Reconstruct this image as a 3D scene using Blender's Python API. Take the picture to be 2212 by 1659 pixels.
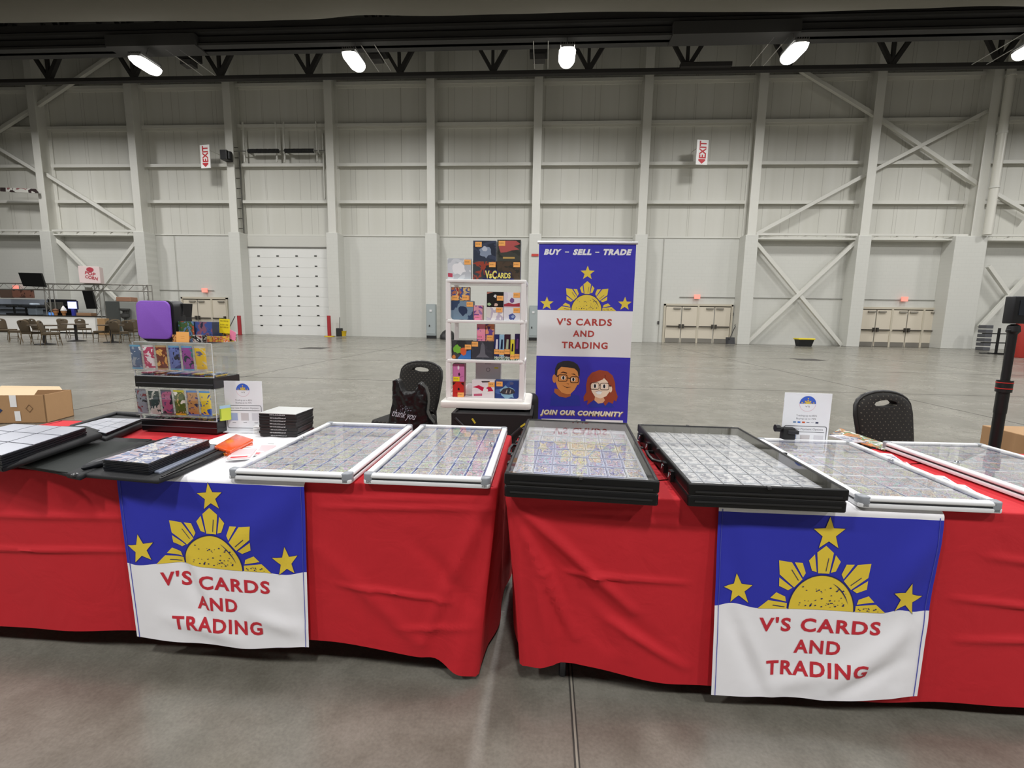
import bpy, bmesh, math, random
from mathutils import Vector, Matrix
from math import sin, cos, pi, radians, exp, hypot, atan2
# ---------------------------------------------------------------- clear
for o in list(bpy.data.objects): bpy.data.objects.remove(o)
SC = bpy.context.scene
COL = SC.collection
RND = random.Random(7)
# ---------------------------------------------------------------- camera
PW, PH, FPX = 2212, 1659, 1021.07
PITCH, ROLL, YAW, CAMH = .1389, .0169, .0659, 1.337
FW = Vector((-sin(YAW)*cos(PITCH), cos(YAW)*cos(PITCH), -sin(PITCH)))
R0 = Vector((cos(YAW), sin(YAW), 0)); U0 = R0.cross(FW)
RT = R0*cos(ROLL)+U0*sin(ROLL); UP = -R0*sin(ROLL)+U0*cos(ROLL)
CO = Vector((0, 0, CAMH))
cam = bpy.data.cameras.new('camera'); camo = bpy.data.objects.new('camera', cam); COL.objects.link(camo)
cam.sensor_width = 36; cam.lens = FPX/PW*36; cam.clip_end = 200; cam.clip_start = .02
M = Matrix((( RT.x, UP.x, -FW.x, 0), (RT.y, UP.y, -FW.y, 0), (RT.z, UP.z, -FW.z, CAMH), (0, 0, 0, 1)))
camo.matrix_world = M
SC.camera = camo
# ---------------------------------------------------------------- world, exposure
w = bpy.data.worlds.new('world'); SC.world = w; w.use_nodes = True
w.node_tree.nodes['Background'].inputs[0].default_value = (.95, .97, 1, 1)
w.node_tree.nodes['Background'].inputs[1].default_value = .05
SC.view_settings.view_transform = 'Standard'; SC.view_settings.look = 'None'
SC.view_settings.gamma = 1; SC.view_settings.use_curve_mapping = False
SC.view_settings.exposure = 0.0
SC.cycles.transparent_max_bounces = 24
# lamp grid of the hall: (x positions, rows of y with watts)
LAMPX = [-29.6, -19.4, -9.16, .70, 10.6, 20.4, 30.3]
LAMPROWS = [(23.3, 690), (13.3, 800), (3.3, 400), (-6.7, 900)]
LAMPZ = 13.0
for ly, lw in LAMPROWS:
    for lx in LAMPX:
        L = bpy.data.lights.new('bay_light', 'AREA'); L.spread = radians(170); L.shape = 'RECTANGLE'; L.size = .7; L.size_y = 1.5
        L.energy = lw; L.color = (1, .99, .98)
        lo = bpy.data.objects.new('bay_light', L); COL.objects.link(lo); lo.location = (lx, ly, LAMPZ-.15)

def at(x, y, Y):                       # pixel -> point on the plane at depth Y
    d = FW+RT*((x-PW/2)/FPX)-UP*((y-PH/2)/FPX)
    return CO+d*(Y/d.y)
def atz(x, y, Z=0.0):                  # pixel -> point at height Z
    d = FW+RT*((x-PW/2)/FPX)-UP*((y-PH/2)/FPX)
    return CO+d*((Z-CAMH)/d.z)
# ---------------------------------------------------------------- materials
MC = {}
def new_mat(name):
    m = bpy.data.materials.new(name); m.use_nodes = True
    nt = m.node_tree; b = nt.nodes['Principled BSDF']
    return m, nt, b
def srgb(c):
    if isinstance(c, str):
        c = [int(c[i:i+2], 16)/255 for i in (0, 2, 4)]
    return tuple(((v/12.92) if v <= .04045 else ((v+.055)/1.055)**2.4) for v in c)+(1,)
def mat(c, rough=.6, metal=0, var=0, bump=0, bscale=60, emit=0, coat=0, spec=None):
    key = (c, rough, metal, var, bump, bscale, emit, coat, spec)
    if key in MC: return MC[key]
    m, nt, b = new_mat('paint_'+str(c)); N = nt.nodes; Lk = nt.links
    col = srgb(c); b.inputs['Base Color'].default_value = col
    b.inputs['Roughness'].default_value = rough; b.inputs['Metallic'].default_value = metal
    if coat: b.inputs['Coat Weight'].default_value = coat; b.inputs['Coat Roughness'].default_value = .08
    if spec is not None: b.inputs['Specular IOR Level'].default_value = spec
    if emit:
        b.inputs['Emission Color'].default_value = col; b.inputs['Emission Strength'].default_value = emit
    if var or bump:
        tc = N.new('ShaderNodeTexCoord')
        no = N.new('ShaderNodeTexNoise'); no.inputs['Scale'].default_value = bscale; no.inputs['Detail'].default_value = 6
        Lk.new(tc.outputs['Object'], no.inputs['Vector'])
        if var:
            mx = N.new('ShaderNodeMix'); mx.data_type = 'RGBA'
            mx.inputs[6].default_value = tuple(v*(1-var) for v in col[:3])+(1,)
            mx.inputs[7].default_value = tuple(min(1, v*(1+var)) for v in col[:3])+(1,)
            Lk.new(no.outputs['Fac'], mx.inputs[0]); Lk.new(mx.outputs[2], b.inputs['Base Color'])
        if bump:
            bp = N.new('ShaderNodeBump'); bp.inputs['Strength'].default_value = bump; bp.inputs['Distance'].default_value = .002
            Lk.new(no.outputs['Fac'], bp.inputs['Height']); Lk.new(bp.outputs[0], b.inputs['Normal'])
    MC[key] = m; return m
def art(cols, scale=14, rough=.35, seed=0, rand=False, kind='noise', stretch=(1, 1, 1)):
    """abstract printed artwork: blotches of the given colours"""
    key = ('art', tuple(cols), scale, rough, seed, rand, kind, stretch)
    if key in MC: return MC[key]
    m, nt, b = new_mat('printed_art'); N = nt.nodes; Lk = nt.links
    tc = N.new('ShaderNodeTexCoord'); mp = N.new('ShaderNodeMapping')
    mp.inputs['Location'].default_value = (seed*3.7, seed*1.9, seed*5.1); mp.inputs['Scale'].default_value = stretch
    Lk.new(tc.outputs['Object'], mp.inputs['Vector']); src = mp.outputs[0]
    if rand:
        oi = N.new('ShaderNodeObjectInfo'); ad = N.new('ShaderNodeVectorMath'); ad.operation = 'ADD'
        ml = N.new('ShaderNodeMath'); ml.operation = 'MULTIPLY'; ml.inputs[1].default_value = 97
        Lk.new(oi.outputs['Random'], ml.inputs[0]); Lk.new(ml.outputs[0], ad.inputs[1]); Lk.new(src, ad.inputs[0]); src = ad.outputs[0]
    no = N.new('ShaderNodeTexNoise'); no.inputs['Scale'].default_value = scale; no.inputs['Detail'].default_value = 3
    no.inputs['Distortion'].default_value = .35 if rand else .7
    Lk.new(src, no.inputs['Vector'])
    cr = N.new('ShaderNodeValToRGB'); cr.color_ramp.interpolation = 'CONSTANT'
    n = len(cols); e = cr.color_ramp.elements
    while len(e) < n: e.new(.5)
    for i, c in enumerate(cols):
        e[i].position = 0 if i == 0 else .33+.34*(i-.5)/(n-1) if n > 1 else 0
        e[i].color = srgb(c)
    Lk.new(no.outputs['Fac'], cr.inputs[0])
    out = cr.outputs[0]
    if rand:
        hs = N.new('ShaderNodeHueSaturation'); hs.inputs['Saturation'].default_value = .85
        m2 = N.new('ShaderNodeMath'); m2.operation = 'MULTIPLY_ADD'; m2.inputs[1].default_value = .34; m2.inputs[2].default_value = .33
        Lk.new(oi.outputs['Random'], m2.inputs[0]); Lk.new(m2.outputs[0], hs.inputs['Hue']); Lk.new(out, hs.inputs['Color']); out = hs.outputs[0]
    Lk.new(out, b.inputs['Base Color']); b.inputs['Roughness'].default_value = rough
    MC[key] = m; return m
def glass(name='clear_pane', ior=1.5, tint=(1, 1, 1, 1), rough=.0, f0=.04, haze=0.0):
    """clear pane: reflection by angle (Schlick), the same from both sides"""
    if name in MC: return MC[name]
    m = bpy.data.materials.new(name); m.use_nodes = True; nt = m.node_tree; N = nt.nodes; N.clear(); Lk = nt.links
    o = N.new('ShaderNodeOutputMaterial'); mx = N.new('ShaderNodeMixShader'); ge = N.new('ShaderNodeNewGeometry')
    d = N.new('ShaderNodeVectorMath'); d.operation = 'DOT_PRODUCT'; Lk.new(ge.outputs['Normal'], d.inputs[0]); Lk.new(ge.outputs['Incoming'], d.inputs[1])
    ab = N.new('ShaderNodeMath'); ab.operation = 'ABSOLUTE'; Lk.new(d.outputs['Value'], ab.inputs[0])
    sb = N.new('ShaderNodeMath'); sb.operation = 'SUBTRACT'; sb.inputs[0].default_value = 1; Lk.new(ab.outputs[0], sb.inputs[1])
    pw = N.new('ShaderNodeMath'); pw.operation = 'POWER'; pw.inputs[1].default_value = 5; Lk.new(sb.outputs[0], pw.inputs[0])
    ma = N.new('ShaderNodeMath'); ma.operation = 'MULTIPLY_ADD'; ma.inputs[1].default_value = 1-f0; ma.inputs[2].default_value = f0; Lk.new(pw.outputs[0], ma.inputs[0])
    t = N.new('ShaderNodeBsdfTransparent'); t.inputs[0].default_value = tint
    g = N.new('ShaderNodeBsdfGlossy'); g.inputs['Roughness'].default_value = rough
    Lk.new(ma.outputs[0], mx.inputs[0]); Lk.new(t.outputs[0], mx.inputs[1]); Lk.new(g.outputs[0], mx.inputs[2])
    Lk.new(mx.outputs[0], o.inputs[0]); MC[name] = m; return m

WHITE = mat('f2f2f2', .5); BLACK = mat('121213', .45); DARK = mat('1c1c1d', .6)
STEELW = mat('d6d5cd', .5, var=.03, bscale=3)
ROOFD = mat('2b2927', .85); GIRD = mat('3a3938', .8)
ORANGE = mat('ffb864', .75); YEL = mat('f5e01e', .7); PINKN = mat('f58cb0', .7)
INK = mat('9a7440', .8)

# ---------------------------------------------------------------- mesh builder
class MB:
    def __init__(s): s.v = []; s.f = []; s.m = []; s.mats = []
    def mi(s, m):
        if m not in s.mats: s.mats.append(m)
        return s.mats.index(m)
    def add(s, vs, fs, m, X=None):
        o = len(s.v); k = s.mi(m)
        s.v += [tuple(X @ Vector(p)) if X else tuple(p) for p in vs]
        s.f += [tuple(i+o for i in f) for f in fs]; s.m += [k]*len(fs); return s
    def box(s, c, d, m, X=None, rz=0):
        x, y, z = c; a, b, e = d[0]/2, d[1]/2, d[2]/2
        vs = [(i*a, j*b, k*e) for k in (-1, 1) for j in (-1, 1) for i in (-1, 1)]
        if rz: vs = [(p[0]*cos(rz)-p[1]*sin(rz), p[0]*sin(rz)+p[1]*cos(rz), p[2]) for p in vs]
        vs = [(p[0]+x, p[1]+y, p[2]+z) for p in vs]
        return s.add(vs, [(0, 2, 3, 1), (4, 5, 7, 6), (0, 1, 5, 4), (2, 6, 7, 3), (0, 4, 6, 2), (1, 3, 7, 5)], m, X)
    def bb(s, x0, x1, y0, y1, z0, z1, m, X=None):
        return s.box(((x0+x1)/2, (y0+y1)/2, (z0+z1)/2), (x1-x0, y1-y0, z1-z0), m, X)
    def beam(s, p, q, w, h, m, up=Vector((0, 0, 1))):
        p = Vector(p); q = Vector(q); d = (q-p).normalized()
        a = d.cross(up)
        if a.length < 1e-4: a = d.cross(Vector((0, 1, 0)))
        a.normalize(); b = a.cross(d)
        vs = []
        for e in (p, q):
            for i, j in ((-1, -1), (1, -1), (1, 1), (-1, 1)): vs.append(e+a*(w/2*i)+b*(h/2*j))
        return s.add(vs, [(0, 1, 2, 3), (7, 6, 5, 4), (0, 4, 5, 1), (1, 5, 6, 2), (2, 6, 7, 3), (3, 7, 4, 0)], m)
    def tube(s, pts, r, m, n=10, closed=False):
        pts = [Vector(p) for p in pts]; vs = []; fs = []; k = len(pts)
        rr = r if isinstance(r, (list, tuple)) else [r]*k
        prev = None
        for i, p in enumerate(pts):
            if closed: d = pts[(i+1) % k]-pts[i-1]
            else: d = pts[min(i+1, k-1)]-pts[max(i-1, 0)]
            d.normalize()
            a = prev-d*prev.dot(d) if prev is not None else d.orthogonal()
            if a.length < 1e-5: a = d.orthogonal()
            a.normalize(); prev = a; b = d.cross(a)
            for j in range(n): t = 2*pi*j/n; vs.append(p+(a*cos(t)+b*sin(t))*rr[i])
        for i in range(k if closed else k-1):
            for j in range(n):
                i2 = (i+1) % k
                fs.append((i*n+j, i*n+(j+1) % n, i2*n+(j+1) % n, i2*n+j))
        if not closed: fs.append(tuple(range(n-1, -1, -1))); fs.append(tuple((k-1)*n+j for j in range(n)))
        return s.add(vs, fs, m)
    def cyl(s, p, q, r, m, n=16): return s.tube([p, q], r, m, n)
    def lathe(s, prof, m, n=20, X=None, c=(0, 0, 0)):
        vs = []; fs = []
        for r, z in prof:
            for j in range(n): t = 2*pi*j/n; vs.append((c[0]+r*cos(t), c[1]+r*sin(t), c[2]+z))
        for i in range(len(prof)-1):
            for j in range(n): fs.append((i*n+j, i*n+(j+1) % n, (i+1)*n+(j+1) % n, (i+1)*n+j))
        fs.append(tuple(range(n-1, -1, -1))); fs.append(tuple((len(prof)-1)*n+j for j in range(n)))
        return s.add(vs, fs, m, X)
    def prism(s, poly, h, m, X=None, z=0):       # poly in xy, from z to z+h
        n = len(poly)
        vs = [(p[0], p[1], z) for p in poly]+[(p[0], p[1], z+h) for p in poly]
        fs = [tuple(range(n-1, -1, -1)), tuple(range(n, 2*n))]+[(i, (i+1) % n, (i+1) % n+n, i+n) for i in range(n)]
        return s.add(vs, fs, m, X)
    def slab(s, pts, z0, z1, m):                 # world/ local xy points (any winding)
        return s.prism([(p[0], p[1]) for p in pts], z1-z0, m, z=z0)
    def flat(s, poly, m, X=None): return s.add([(p[0], p[1], 0) for p in poly], [tuple(range(len(poly)))], m, X)
    def build(s, name, parent=None, bevel=0, smooth=0, seg=2, recalc=True):
        me = bpy.data.meshes.new(name); me.from_pydata(s.v, [], s.f)
        for m in s.mats: me.materials.append(m)
        me.polygons.foreach_set('material_index', s.m)
        bm = bmesh.new(); bm.from_mesh(me)
        if recalc: bmesh.ops.recalc_face_normals(bm, faces=bm.faces)
        if bevel:
            es = [e for e in bm.edges if len(e.link_faces) == 2 and e.calc_face_angle(0) > .5]
            bmesh.ops.bevel(bm, geom=es, offset=bevel, segments=seg, affect='EDGES', profile=.5, clamp_overlap=True)
        bm.to_mesh(me); bm.free()
        if smooth:
            me.polygons.foreach_set('use_smooth', [True]*len(me.polygons)); me.set_sharp_from_angle(angle=radians(smooth))
        o = bpy.data.objects.new(name, me); COL.objects.link(o)
        if parent: o.parent = parent
        return o
def tag(o, label, cat, group=None):
    o['label'] = label; o['category'] = cat
    if group: o['group'] = group
    return o
def thing(name, label, cat, loc=(0, 0, 0), rz=0, group=None):
    o = bpy.data.objects.new(name, None); COL.objects.link(o); o.empty_display_size = .1
    o.location = loc; o.rotation_euler = (0, 0, rz); return tag(o, label, cat, group)
def struct(o): o['kind'] = 'structure'; return o
def kids(o): return [c for c in bpy.data.objects if c.parent == o]
def dup(o, loc=None, rz=None, label=None, parent=None, kd=None):
    c = o.copy(); COL.objects.link(c)
    if parent: c.parent = parent
    if loc is not None: c.location = loc
    if rz is not None: c.rotation_euler = (0, 0, rz)
    if label: c['label'] = label
    for ch in kids(o): dup(ch, parent=c)
    return c
TX = {}
def text_geo(txt, bold=0, sp=1.0, shear=0):
    key = (txt, bold, sp, shear)
    if key not in TX:
        cu = bpy.data.curves.new('t', 'FONT'); cu.body = txt; cu.offset = bold; cu.space_character = sp; cu.shear = shear
        cu.resolution_u = 3; cu.size = 1
        o = bpy.data.objects.new('t', cu); COL.objects.link(o)
        bpy.context.view_layer.update()
        me = bpy.data.meshes.new_from_object(o.evaluated_get(bpy.context.evaluated_depsgraph_get()))
        vs = [v.co.copy() for v in me.vertices]; fs = [tuple(p.vertices) for p in me.polygons]
        bpy.data.objects.remove(o); bpy.data.meshes.remove(me)
        x0 = min(v.x for v in vs); x1 = max(v.x for v in vs); y0 = min(v.y for v in vs); y1 = max(v.y for v in vs)
        TX[key] = ([((v.x-(x0+x1)/2)/(x1-x0), (v.y-(y0+y1)/2)/(y1-y0), 0) for v in vs], fs)
    return TX[key]
def text(mb, txt, w, h, m, X, bold=0, sp=1.0, shear=0):
    vs, fs = text_geo(txt, bold, sp, shear)
    mb.add([(v[0]*w, v[1]*h, 0) for v in vs], fs, m, X)
def FX(loc, rz=0, tilt=0):             # frame: local xy plane stands upright facing -Y, local z points to the viewer
    return Matrix.Translation(Vector(loc)) @ Matrix.Rotation(rz, 4, 'Z') @ Matrix.Rotation(radians(90)-tilt, 4, 'X')
def rrect(x0, x1, y0, y1, r, n=5):
    pts = []
    for cx, cy, a in ((x1-r, y1-r, 0), (x0+r, y1-r, 90), (x0+r, y0+r, 180), (x1-r, y0+r, 270)):
        for i in range(n+1): t = radians(a+90*i/n); pts.append((cx+r*cos(t), cy+r*sin(t)))
    return pts
def smooth_interp(tab, x):
    for (a, p), (b, q) in zip(tab, tab[1:]):
        if x <= b:
            t = (x-a)/(b-a) if b > a else 0; t = max(0, min(1, t)); t = t*t*(3-2*t); return p+(q-p)*t
    return tab[-1][1]
# ================================================================ THE HALL
D = 29.95
XL, XR, YB = -52, 46, -14
def floor_mat():
    m, nt, b = new_mat('polished_concrete'); N = nt.nodes; Lk = nt.links
    tc = N.new('ShaderNodeTexCoord')
    n1 = N.new('ShaderNodeTexNoise'); n1.inputs['Scale'].default_value = .9; n1.inputs['Detail'].default_value = 9; n1.inputs['Roughness'].default_value = .62
    n2 = N.new('ShaderNodeTexNoise'); n2.inputs['Scale'].default_value = 5.5; n2.inputs['Detail'].default_value = 10; n2.inputs['Roughness'].default_value = .7
    n3 = N.new('ShaderNodeTexNoise'); n3.inputs['Scale'].default_value = 90; n3.inputs['Detail'].default_value = 4
    for n in (n1, n2, n3): Lk.new(tc.outputs['Object'], n.inputs['Vector'])
    c1 = N.new('ShaderNodeValToRGB'); e = c1.color_ramp.elements; e[0].position = .32; e[1].position = .68
    e[0].color = srgb('6a675f'); e[1].color = srgb('827f77')
    Lk.new(n1.outputs['Fac'], c1.inputs[0])
    c2 = N.new('ShaderNodeValToRGB'); e = c2.color_ramp.elements; e[0].position = .35; e[1].position = .65
    e[0].color = (.40, .40, .38, 1); e[1].color = (.60, .60, .59, 1); Lk.new(n2.outputs['Fac'], c2.inputs[0])
    mx = N.new('ShaderNodeMix'); mx.data_type = 'RGBA'; mx.blend_type = 'OVERLAY'; mx.inputs[0].default_value = .8
    Lk.new(c1.outputs[0], mx.inputs[6]); Lk.new(c2.outputs[0], mx.inputs[7])
    mx2 = N.new('ShaderNodeMix'); mx2.data_type = 'RGBA'; mx2.blend_type = 'OVERLAY'; mx2.inputs[0].default_value = .25
    Lk.new(mx.outputs[2], mx2.inputs[6]); Lk.new(n3.outputs['Fac'], mx2.inputs[7])
    Lk.new(mx2.outputs[2], b.inputs['Base Color'])
    rr = N.new('ShaderNodeMapRange'); rr.inputs[1].default_value = .3; rr.inputs[2].default_value = .7; rr.inputs[3].default_value = .2; rr.inputs[4].default_value = .3
    Lk.new(n1.outputs['Fac'], rr.inputs[0]); Lk.new(rr.outputs[0], b.inputs['Roughness'])
    b.inputs['Specular IOR Level'].default_value = .62
    bp = N.new('ShaderNodeBump'); bp.inputs['Strength'].default_value = .03; bp.inputs['Distance'].default_value = .003
    Lk.new(n2.outputs['Fac'], bp.inputs['Height']); Lk.new(bp.outputs[0], b.inputs['Normal'])
    return m
FLOORM = floor_mat()
fb = MB(); fb.add([(XL, YB, 0), (XR, YB, 0), (XR, D, 0), (XL, D, 0)], [(0, 1, 2, 3)], FLOORM)
struct(fb.build('floor'))
# saw-cut joints in the slab
jm = mat('3a3733', .8); jb = MB()
jx0 = atz(1240, 1560).x
for i in range(-6, 7): jb.bb(jx0+i*6.48-.009, jx0+i*6.48+.009, YB, D-.01, .0005, .0012, jm)
for i in range(0, 7): yy = 5.3+i*4.3; jb.bb(XL, XR, yy-.01, yy+.01, .0005, .0013, jm)
for px, py in ((680, 752), (1745, 777)):
    c = atz(px, py); jb.bb(c.x-.45, c.x+.45, c.y-.45, c.y+.45, .0005, .002, jm)
struct(jb.build('floor_joints'))
fj = MB(); fj.bb(jx0-.003, jx0+.004, YB, D-.02, .0012, .0022, mat('8d877b', .8)); struct(fj.build('floor_joint_filler'))

def panel_mat():
    m, nt, b = new_mat('ribbed_wall_panel'); N = nt.nodes; Lk = nt.links
    tc = N.new('ShaderNodeTexCoord'); sx = N.new('ShaderNodeSeparateXYZ'); Lk.new(tc.outputs['Object'], sx.inputs[0])
    # seams at uneven spacing: two waves of different pitch
    def seam(p, wdt, off):
        a = N.new('ShaderNodeMath'); a.operation = 'MULTIPLY_ADD'; a.inputs[1].default_value = 1/p; a.inputs[2].default_value = off; Lk.new(sx.outputs[0], a.inputs[0])
        f = N.new('ShaderNodeMath'); f.operation = 'FRACT'; Lk.new(a.outputs[0], f.inputs[0])
        l = N.new('ShaderNodeMath'); l.operation = 'LESS_THAN'; l.inputs[1].default_value = wdt/p; Lk.new(f.outputs[0], l.inputs[0]); return l.outputs[0]
    s1 = seam(1.08, .025, .3); s2 = seam(2.9, .03, .1)
    ad = N.new('ShaderNodeMath'); ad.operation = 'MAXIMUM'; Lk.new(s1, ad.inputs[0]); Lk.new(s2, ad.inputs[1])
    mx = N.new('ShaderNodeMix'); mx.data_type = 'RGBA'; mx.inputs[6].default_value = srgb('d0cfc6'); mx.inputs[7].default_value = srgb('b4b2a8')
    Lk.new(ad.outputs[0], mx.inputs[0])
    no = N.new('ShaderNodeTexNoise'); no.inputs['Scale'].default_value = .6; mp = N.new('ShaderNodeMapping'); mp.inputs['Scale'].default_value = (2.5, 1, .12)
    Lk.new(tc.outputs['Object'], mp.inputs[0]); Lk.new(mp.outputs[0], no.inputs['Vector'])
    m2 = N.new('ShaderNodeMix'); m2.data_type = 'RGBA'; m2.blend_type = 'OVERLAY'; m2.inputs[0].default_value = .16
    Lk.new(mx.outputs[2], m2.inputs[6]); Lk.new(no.outputs['Fac'], m2.inputs[7])
    Lk.new(m2.outputs[2], b.inputs['Base Color']); b.inputs['Roughness'].default_value = .55
    return m
def block_mat():
    m, nt, b = new_mat('painted_block'); N = nt.nodes; Lk = nt.links
    tc = N.new('ShaderNodeTexCoord'); mp = N.new('ShaderNodeMapping'); mp.inputs['Rotation'].default_value = (radians(90), 0, 0)
    Lk.new(tc.outputs['Object'], mp.inputs[0])
    br = N.new('ShaderNodeTexBrick'); br.inputs['Scale'].default_value = 1; br.inputs['Brick Width'].default_value = .4; br.inputs['Row Height'].default_value = .2
    br.inputs['Mortar Size'].default_value = .008; br.inputs['Color1'].default_value = srgb('d0d0c9'); br.inputs['Color2'].default_value = srgb('cfcfc8'); br.inputs['Mortar'].default_value = srgb('cacac3')
    Lk.new(mp.outputs[0], br.inputs['Vector']); Lk.new(br.outputs['Color'], b.inputs['Base Color']); b.inputs['Roughness'].default_value = .45
    return m
PANEL = panel_mat(); BLOCK = block_mat()
ZB = 6.3; ZT = 17.6
# back wall, with the roller door opening left as a recess behind the door leaf
wb = MB(); wb.bb(XL, XR, D, D+.3, ZB, ZT, PANEL); wb.bb(XL, XR, D-.04, D+.3, 0, ZB, BLOCK); wb.bb(XL, XR, D-.09, D-.04, ZB-.06, ZB+.03, STEELW)
struct(wb.build('wall_back'))
WSIDE = mat('8a8982', .7)
struct(MB().bb(XL-.3, XL, YB, D+.3, 0, ZT, WSIDE).build('wall_left'))
struct(MB().bb(XR, XR+.3, YB, D+.3, 0, ZT, WSIDE).build('wall_right'))
struct(MB().bb(XL, XR, YB-.3, YB, 0, ZT, mat('55534e', .8)).build('wall_front'))
def deck_mat():
    m, nt, b = new_mat('corrugated_roof_deck'); N = nt.nodes; Lk = nt.links
    tc = N.new('ShaderNodeTexCoord'); wv = N.new('ShaderNodeTexWave'); wv.inputs['Scale'].default_value = 1.6; wv.bands_direction = 'X'
    Lk.new(tc.outputs['Object'], wv.inputs[0]); cr = N.new('ShaderNodeValToRGB'); cr.color_ramp.elements[0].color = srgb('242221'); cr.color_ramp.elements[1].color = srgb('3c3a38')
    Lk.new(wv.outputs['Fac'], cr.inputs[0]); Lk.new(cr.outputs[0], b.inputs['Base Color']); b.inputs['Roughness'].default_value = .9; return m
struct(MB().bb(XL, XR, YB, D, ZT, ZT+.2, deck_mat()).build('ceiling'))

# columns
CXY = [(70, 250), (279, 250), (491, 250), (709, 250), (930, 268), (1162, 268), (1398, 268), (1640, 312), (1890, 312), (2135, 323)]
CX = [at(x, y, D-.85).x for x, y in CXY]
CX = [2*CX[0]-CX[1]]+CX+[2*CX[-1]-CX[-2]]
def column_mb(x, wide=.9, off=0):
    b = MB()
    # H section: front flange, web, back flange
    b.bb(x-.24, x+.24, D-.85, D-.81, ZB, ZT-.1, STEELW); b.bb(x-.02, x+.02, D-.81, D-.06, ZB, ZT-.1, STEELW)
    b.bb(x-.24, x+.24, D-.06, D-.01, ZB, ZT-.1, STEELW)
    return b
for i, x in enumerate(CX):
    c = struct(column_mb(x).build('steel_column', bevel=.006))
    wd = 1.7 if i == 10 else .72; off = -.25 if i == 10 else 0
    pb = MB(); pb.bb(x+off-wd/2, x+off+wd/2, D-.95, D-.04, 0, ZB+.01, BLOCK)
    struct(pb.build('block_pilaster', bevel=.02))
# girts
GZ = [15.1, 12.77, 10.5, 8.33]
for z in GZ:
    b = MB()
    for x0, x1 in zip(CX, CX[1:]):
        b.bb(x0+.25, x1-.25, D-.30, D-.005, z-.01, z+.025, STEELW); b.bb(x0+.25, x1-.25, D-.30, D-.27, z-.16, z-.01, STEELW); b.bb(x0+.25, x1-.25, D-.04, D-.001, z-.22, z-.01, STEELW)
    struct(b.build('trim_%d' % (GZ.index(z)+1)))
# bracing struts
BR = [(1629, 508, 1868, 378), (1868, 378, 2140, 236), (1730, 152, 1889, 249), (1889, 249, 2116, 402),
      (1629, 520, 1817, 746), (1850, 520, 1609, 744), (2152, 420, 2230, 466), (2135, 575, 2187, 648), (2222, 594, 2116, 706),
      (84, 366, 295, 498), (114, 509, 253, 648), (296, 522, 200, 648), (252, 113, 70, 236), (70, 236, -60, 318), (-60, 285, 84, 372)]
for n, (a, b_, c, d) in enumerate(BR):
    p, q = at(a, b_, D-.42-.06*(n % 3)), at(c, d, D-.42-.06*(n % 3))
    struct(MB().beam(p, q, .2, .2, STEELW, up=Vector((0, 1, 0))).build('brace_strut', bevel=.01))
for a, c in ((7, 8), (8, 9), (9, 10), (10, 11), (0, 1), (1, 2)):
    if a == 7: continue
    b = MB(); x0, x1 = CX[a]+.3, CX[c]-.3
    b.bb(x0, x1, D-.75, D-.62, ZB+.02, ZB+.14, STEELW)
    n = 5
    for k in range(n):
        xx = x0+(x1-x0)*(k+.5)/n; b.beam((xx-.25, D-.66, ZB-.14), (xx+.1, D-.66, ZB+.06), .05, .05, STEELW)
    b.bb(x0, x1, D-.72, D-.08, ZB-.2, ZB-.12, STEELW)
    struct(b.build('wall_walkway'))
# roof: truss near the wall, girder, upper truss
def truss(name, Y, z0, z1, xs, half, m, w=.16):
    b = MB(); b.bb(XL, XR, Y-.15, Y+.15, z0-.18, z0, m); b.bb(XL, XR, Y-.15, Y+.15, z1, z1+.15, m)
    for x in xs:
        b.beam((x, Y, z0), (x, Y, z1), w*.8, w*.8, m)
        b.beam((x, Y, z0), (x-half, Y, z1), w*.9, w*.9, m); b.beam((x, Y, z0), (x+half, Y, z1), w*1.1, w*1.1, m)
    return struct(b.build(name))
x0 = atz(657, 155, 14).x
truss('roof_truss', 26.6, 14.05, 16.9, [x0+4.97*k for k in range(-9, 10)], 1.75, ROOFD, .19)
truss('roof_truss', 24.6, 15.0, 17.3, [x0+1.4+3.3*k for k in range(-13, 14)], 1.2, ROOFD)
truss('roof_truss', 20.6, 15.4, 17.3, [x0+1.4+3.3*k for k in range(-13, 14)], 1.3, ROOFD)
g = MB()
for z, h, dy in ((14.0, .1, .45), (14.22, .24, .3), (14.56, .12, .5), (14.8, .3, .35)): g.bb(XL, XR, 24-dy, 24+dy, z, z+h, GIRD)
g.bb(XL, XR, 23.9, 24.1, 14.0, 15.1, ROOFD)
for px, ww in ((330, 4.5), (1570, 5.5)):
    c = atz(px, 100, 14.0).x; g.bb(c-ww/2, c+ww/2, 23.35, 24.3, 13.93, 14.45, GIRD)
struct(g.build('roof_girder'))
for i in range(-5, 6):
    b = MB(); xx = .2+9.9*i
    b.bb(xx-.1, xx+.1, YB, 27, 17.1, 17.4, ROOFD); struct(b.build('roof_purlin'))
c = at(1525, 140, 26.3); struct(MB().bb(c.x-1.25, c.x+1.25, 26.2, 26.5, c.z-.1, c.z+.1, ROOFD).build('truss_splice'))
# fabric air duct hanging overhead
def duct():
    b = MB(); m = mat('77746b', .9, var=.05, bscale=2, bump=.4); Y = 21.0; R = 1.3
    tab = [(-30, 0), (-17, .02), (-13.5, -.05), (-10.5, .0), (-8, .22), (-5, .12), (-2, .17), (2, .24), (8, .14), (10, .1), (14, .2), (17, .3), (20, .18), (30, .2)]
    zb = at(740, 46, Y-.6).z
    pts = []
    n = 120
    for i in range(n+1):
        x = -42+84*i/n; pts.append(Vector((x, Y, zb+R+(smooth_interp(tab, x)-.1)*.7+.66-.012*(x+6))))
    b.tube(pts, R, m, 28); return b.build('fabric_air_duct', smooth=60)
tag(duct(), 'long sagging grey fabric air duct running across the ceiling above the lamps', 'air duct')
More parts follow.
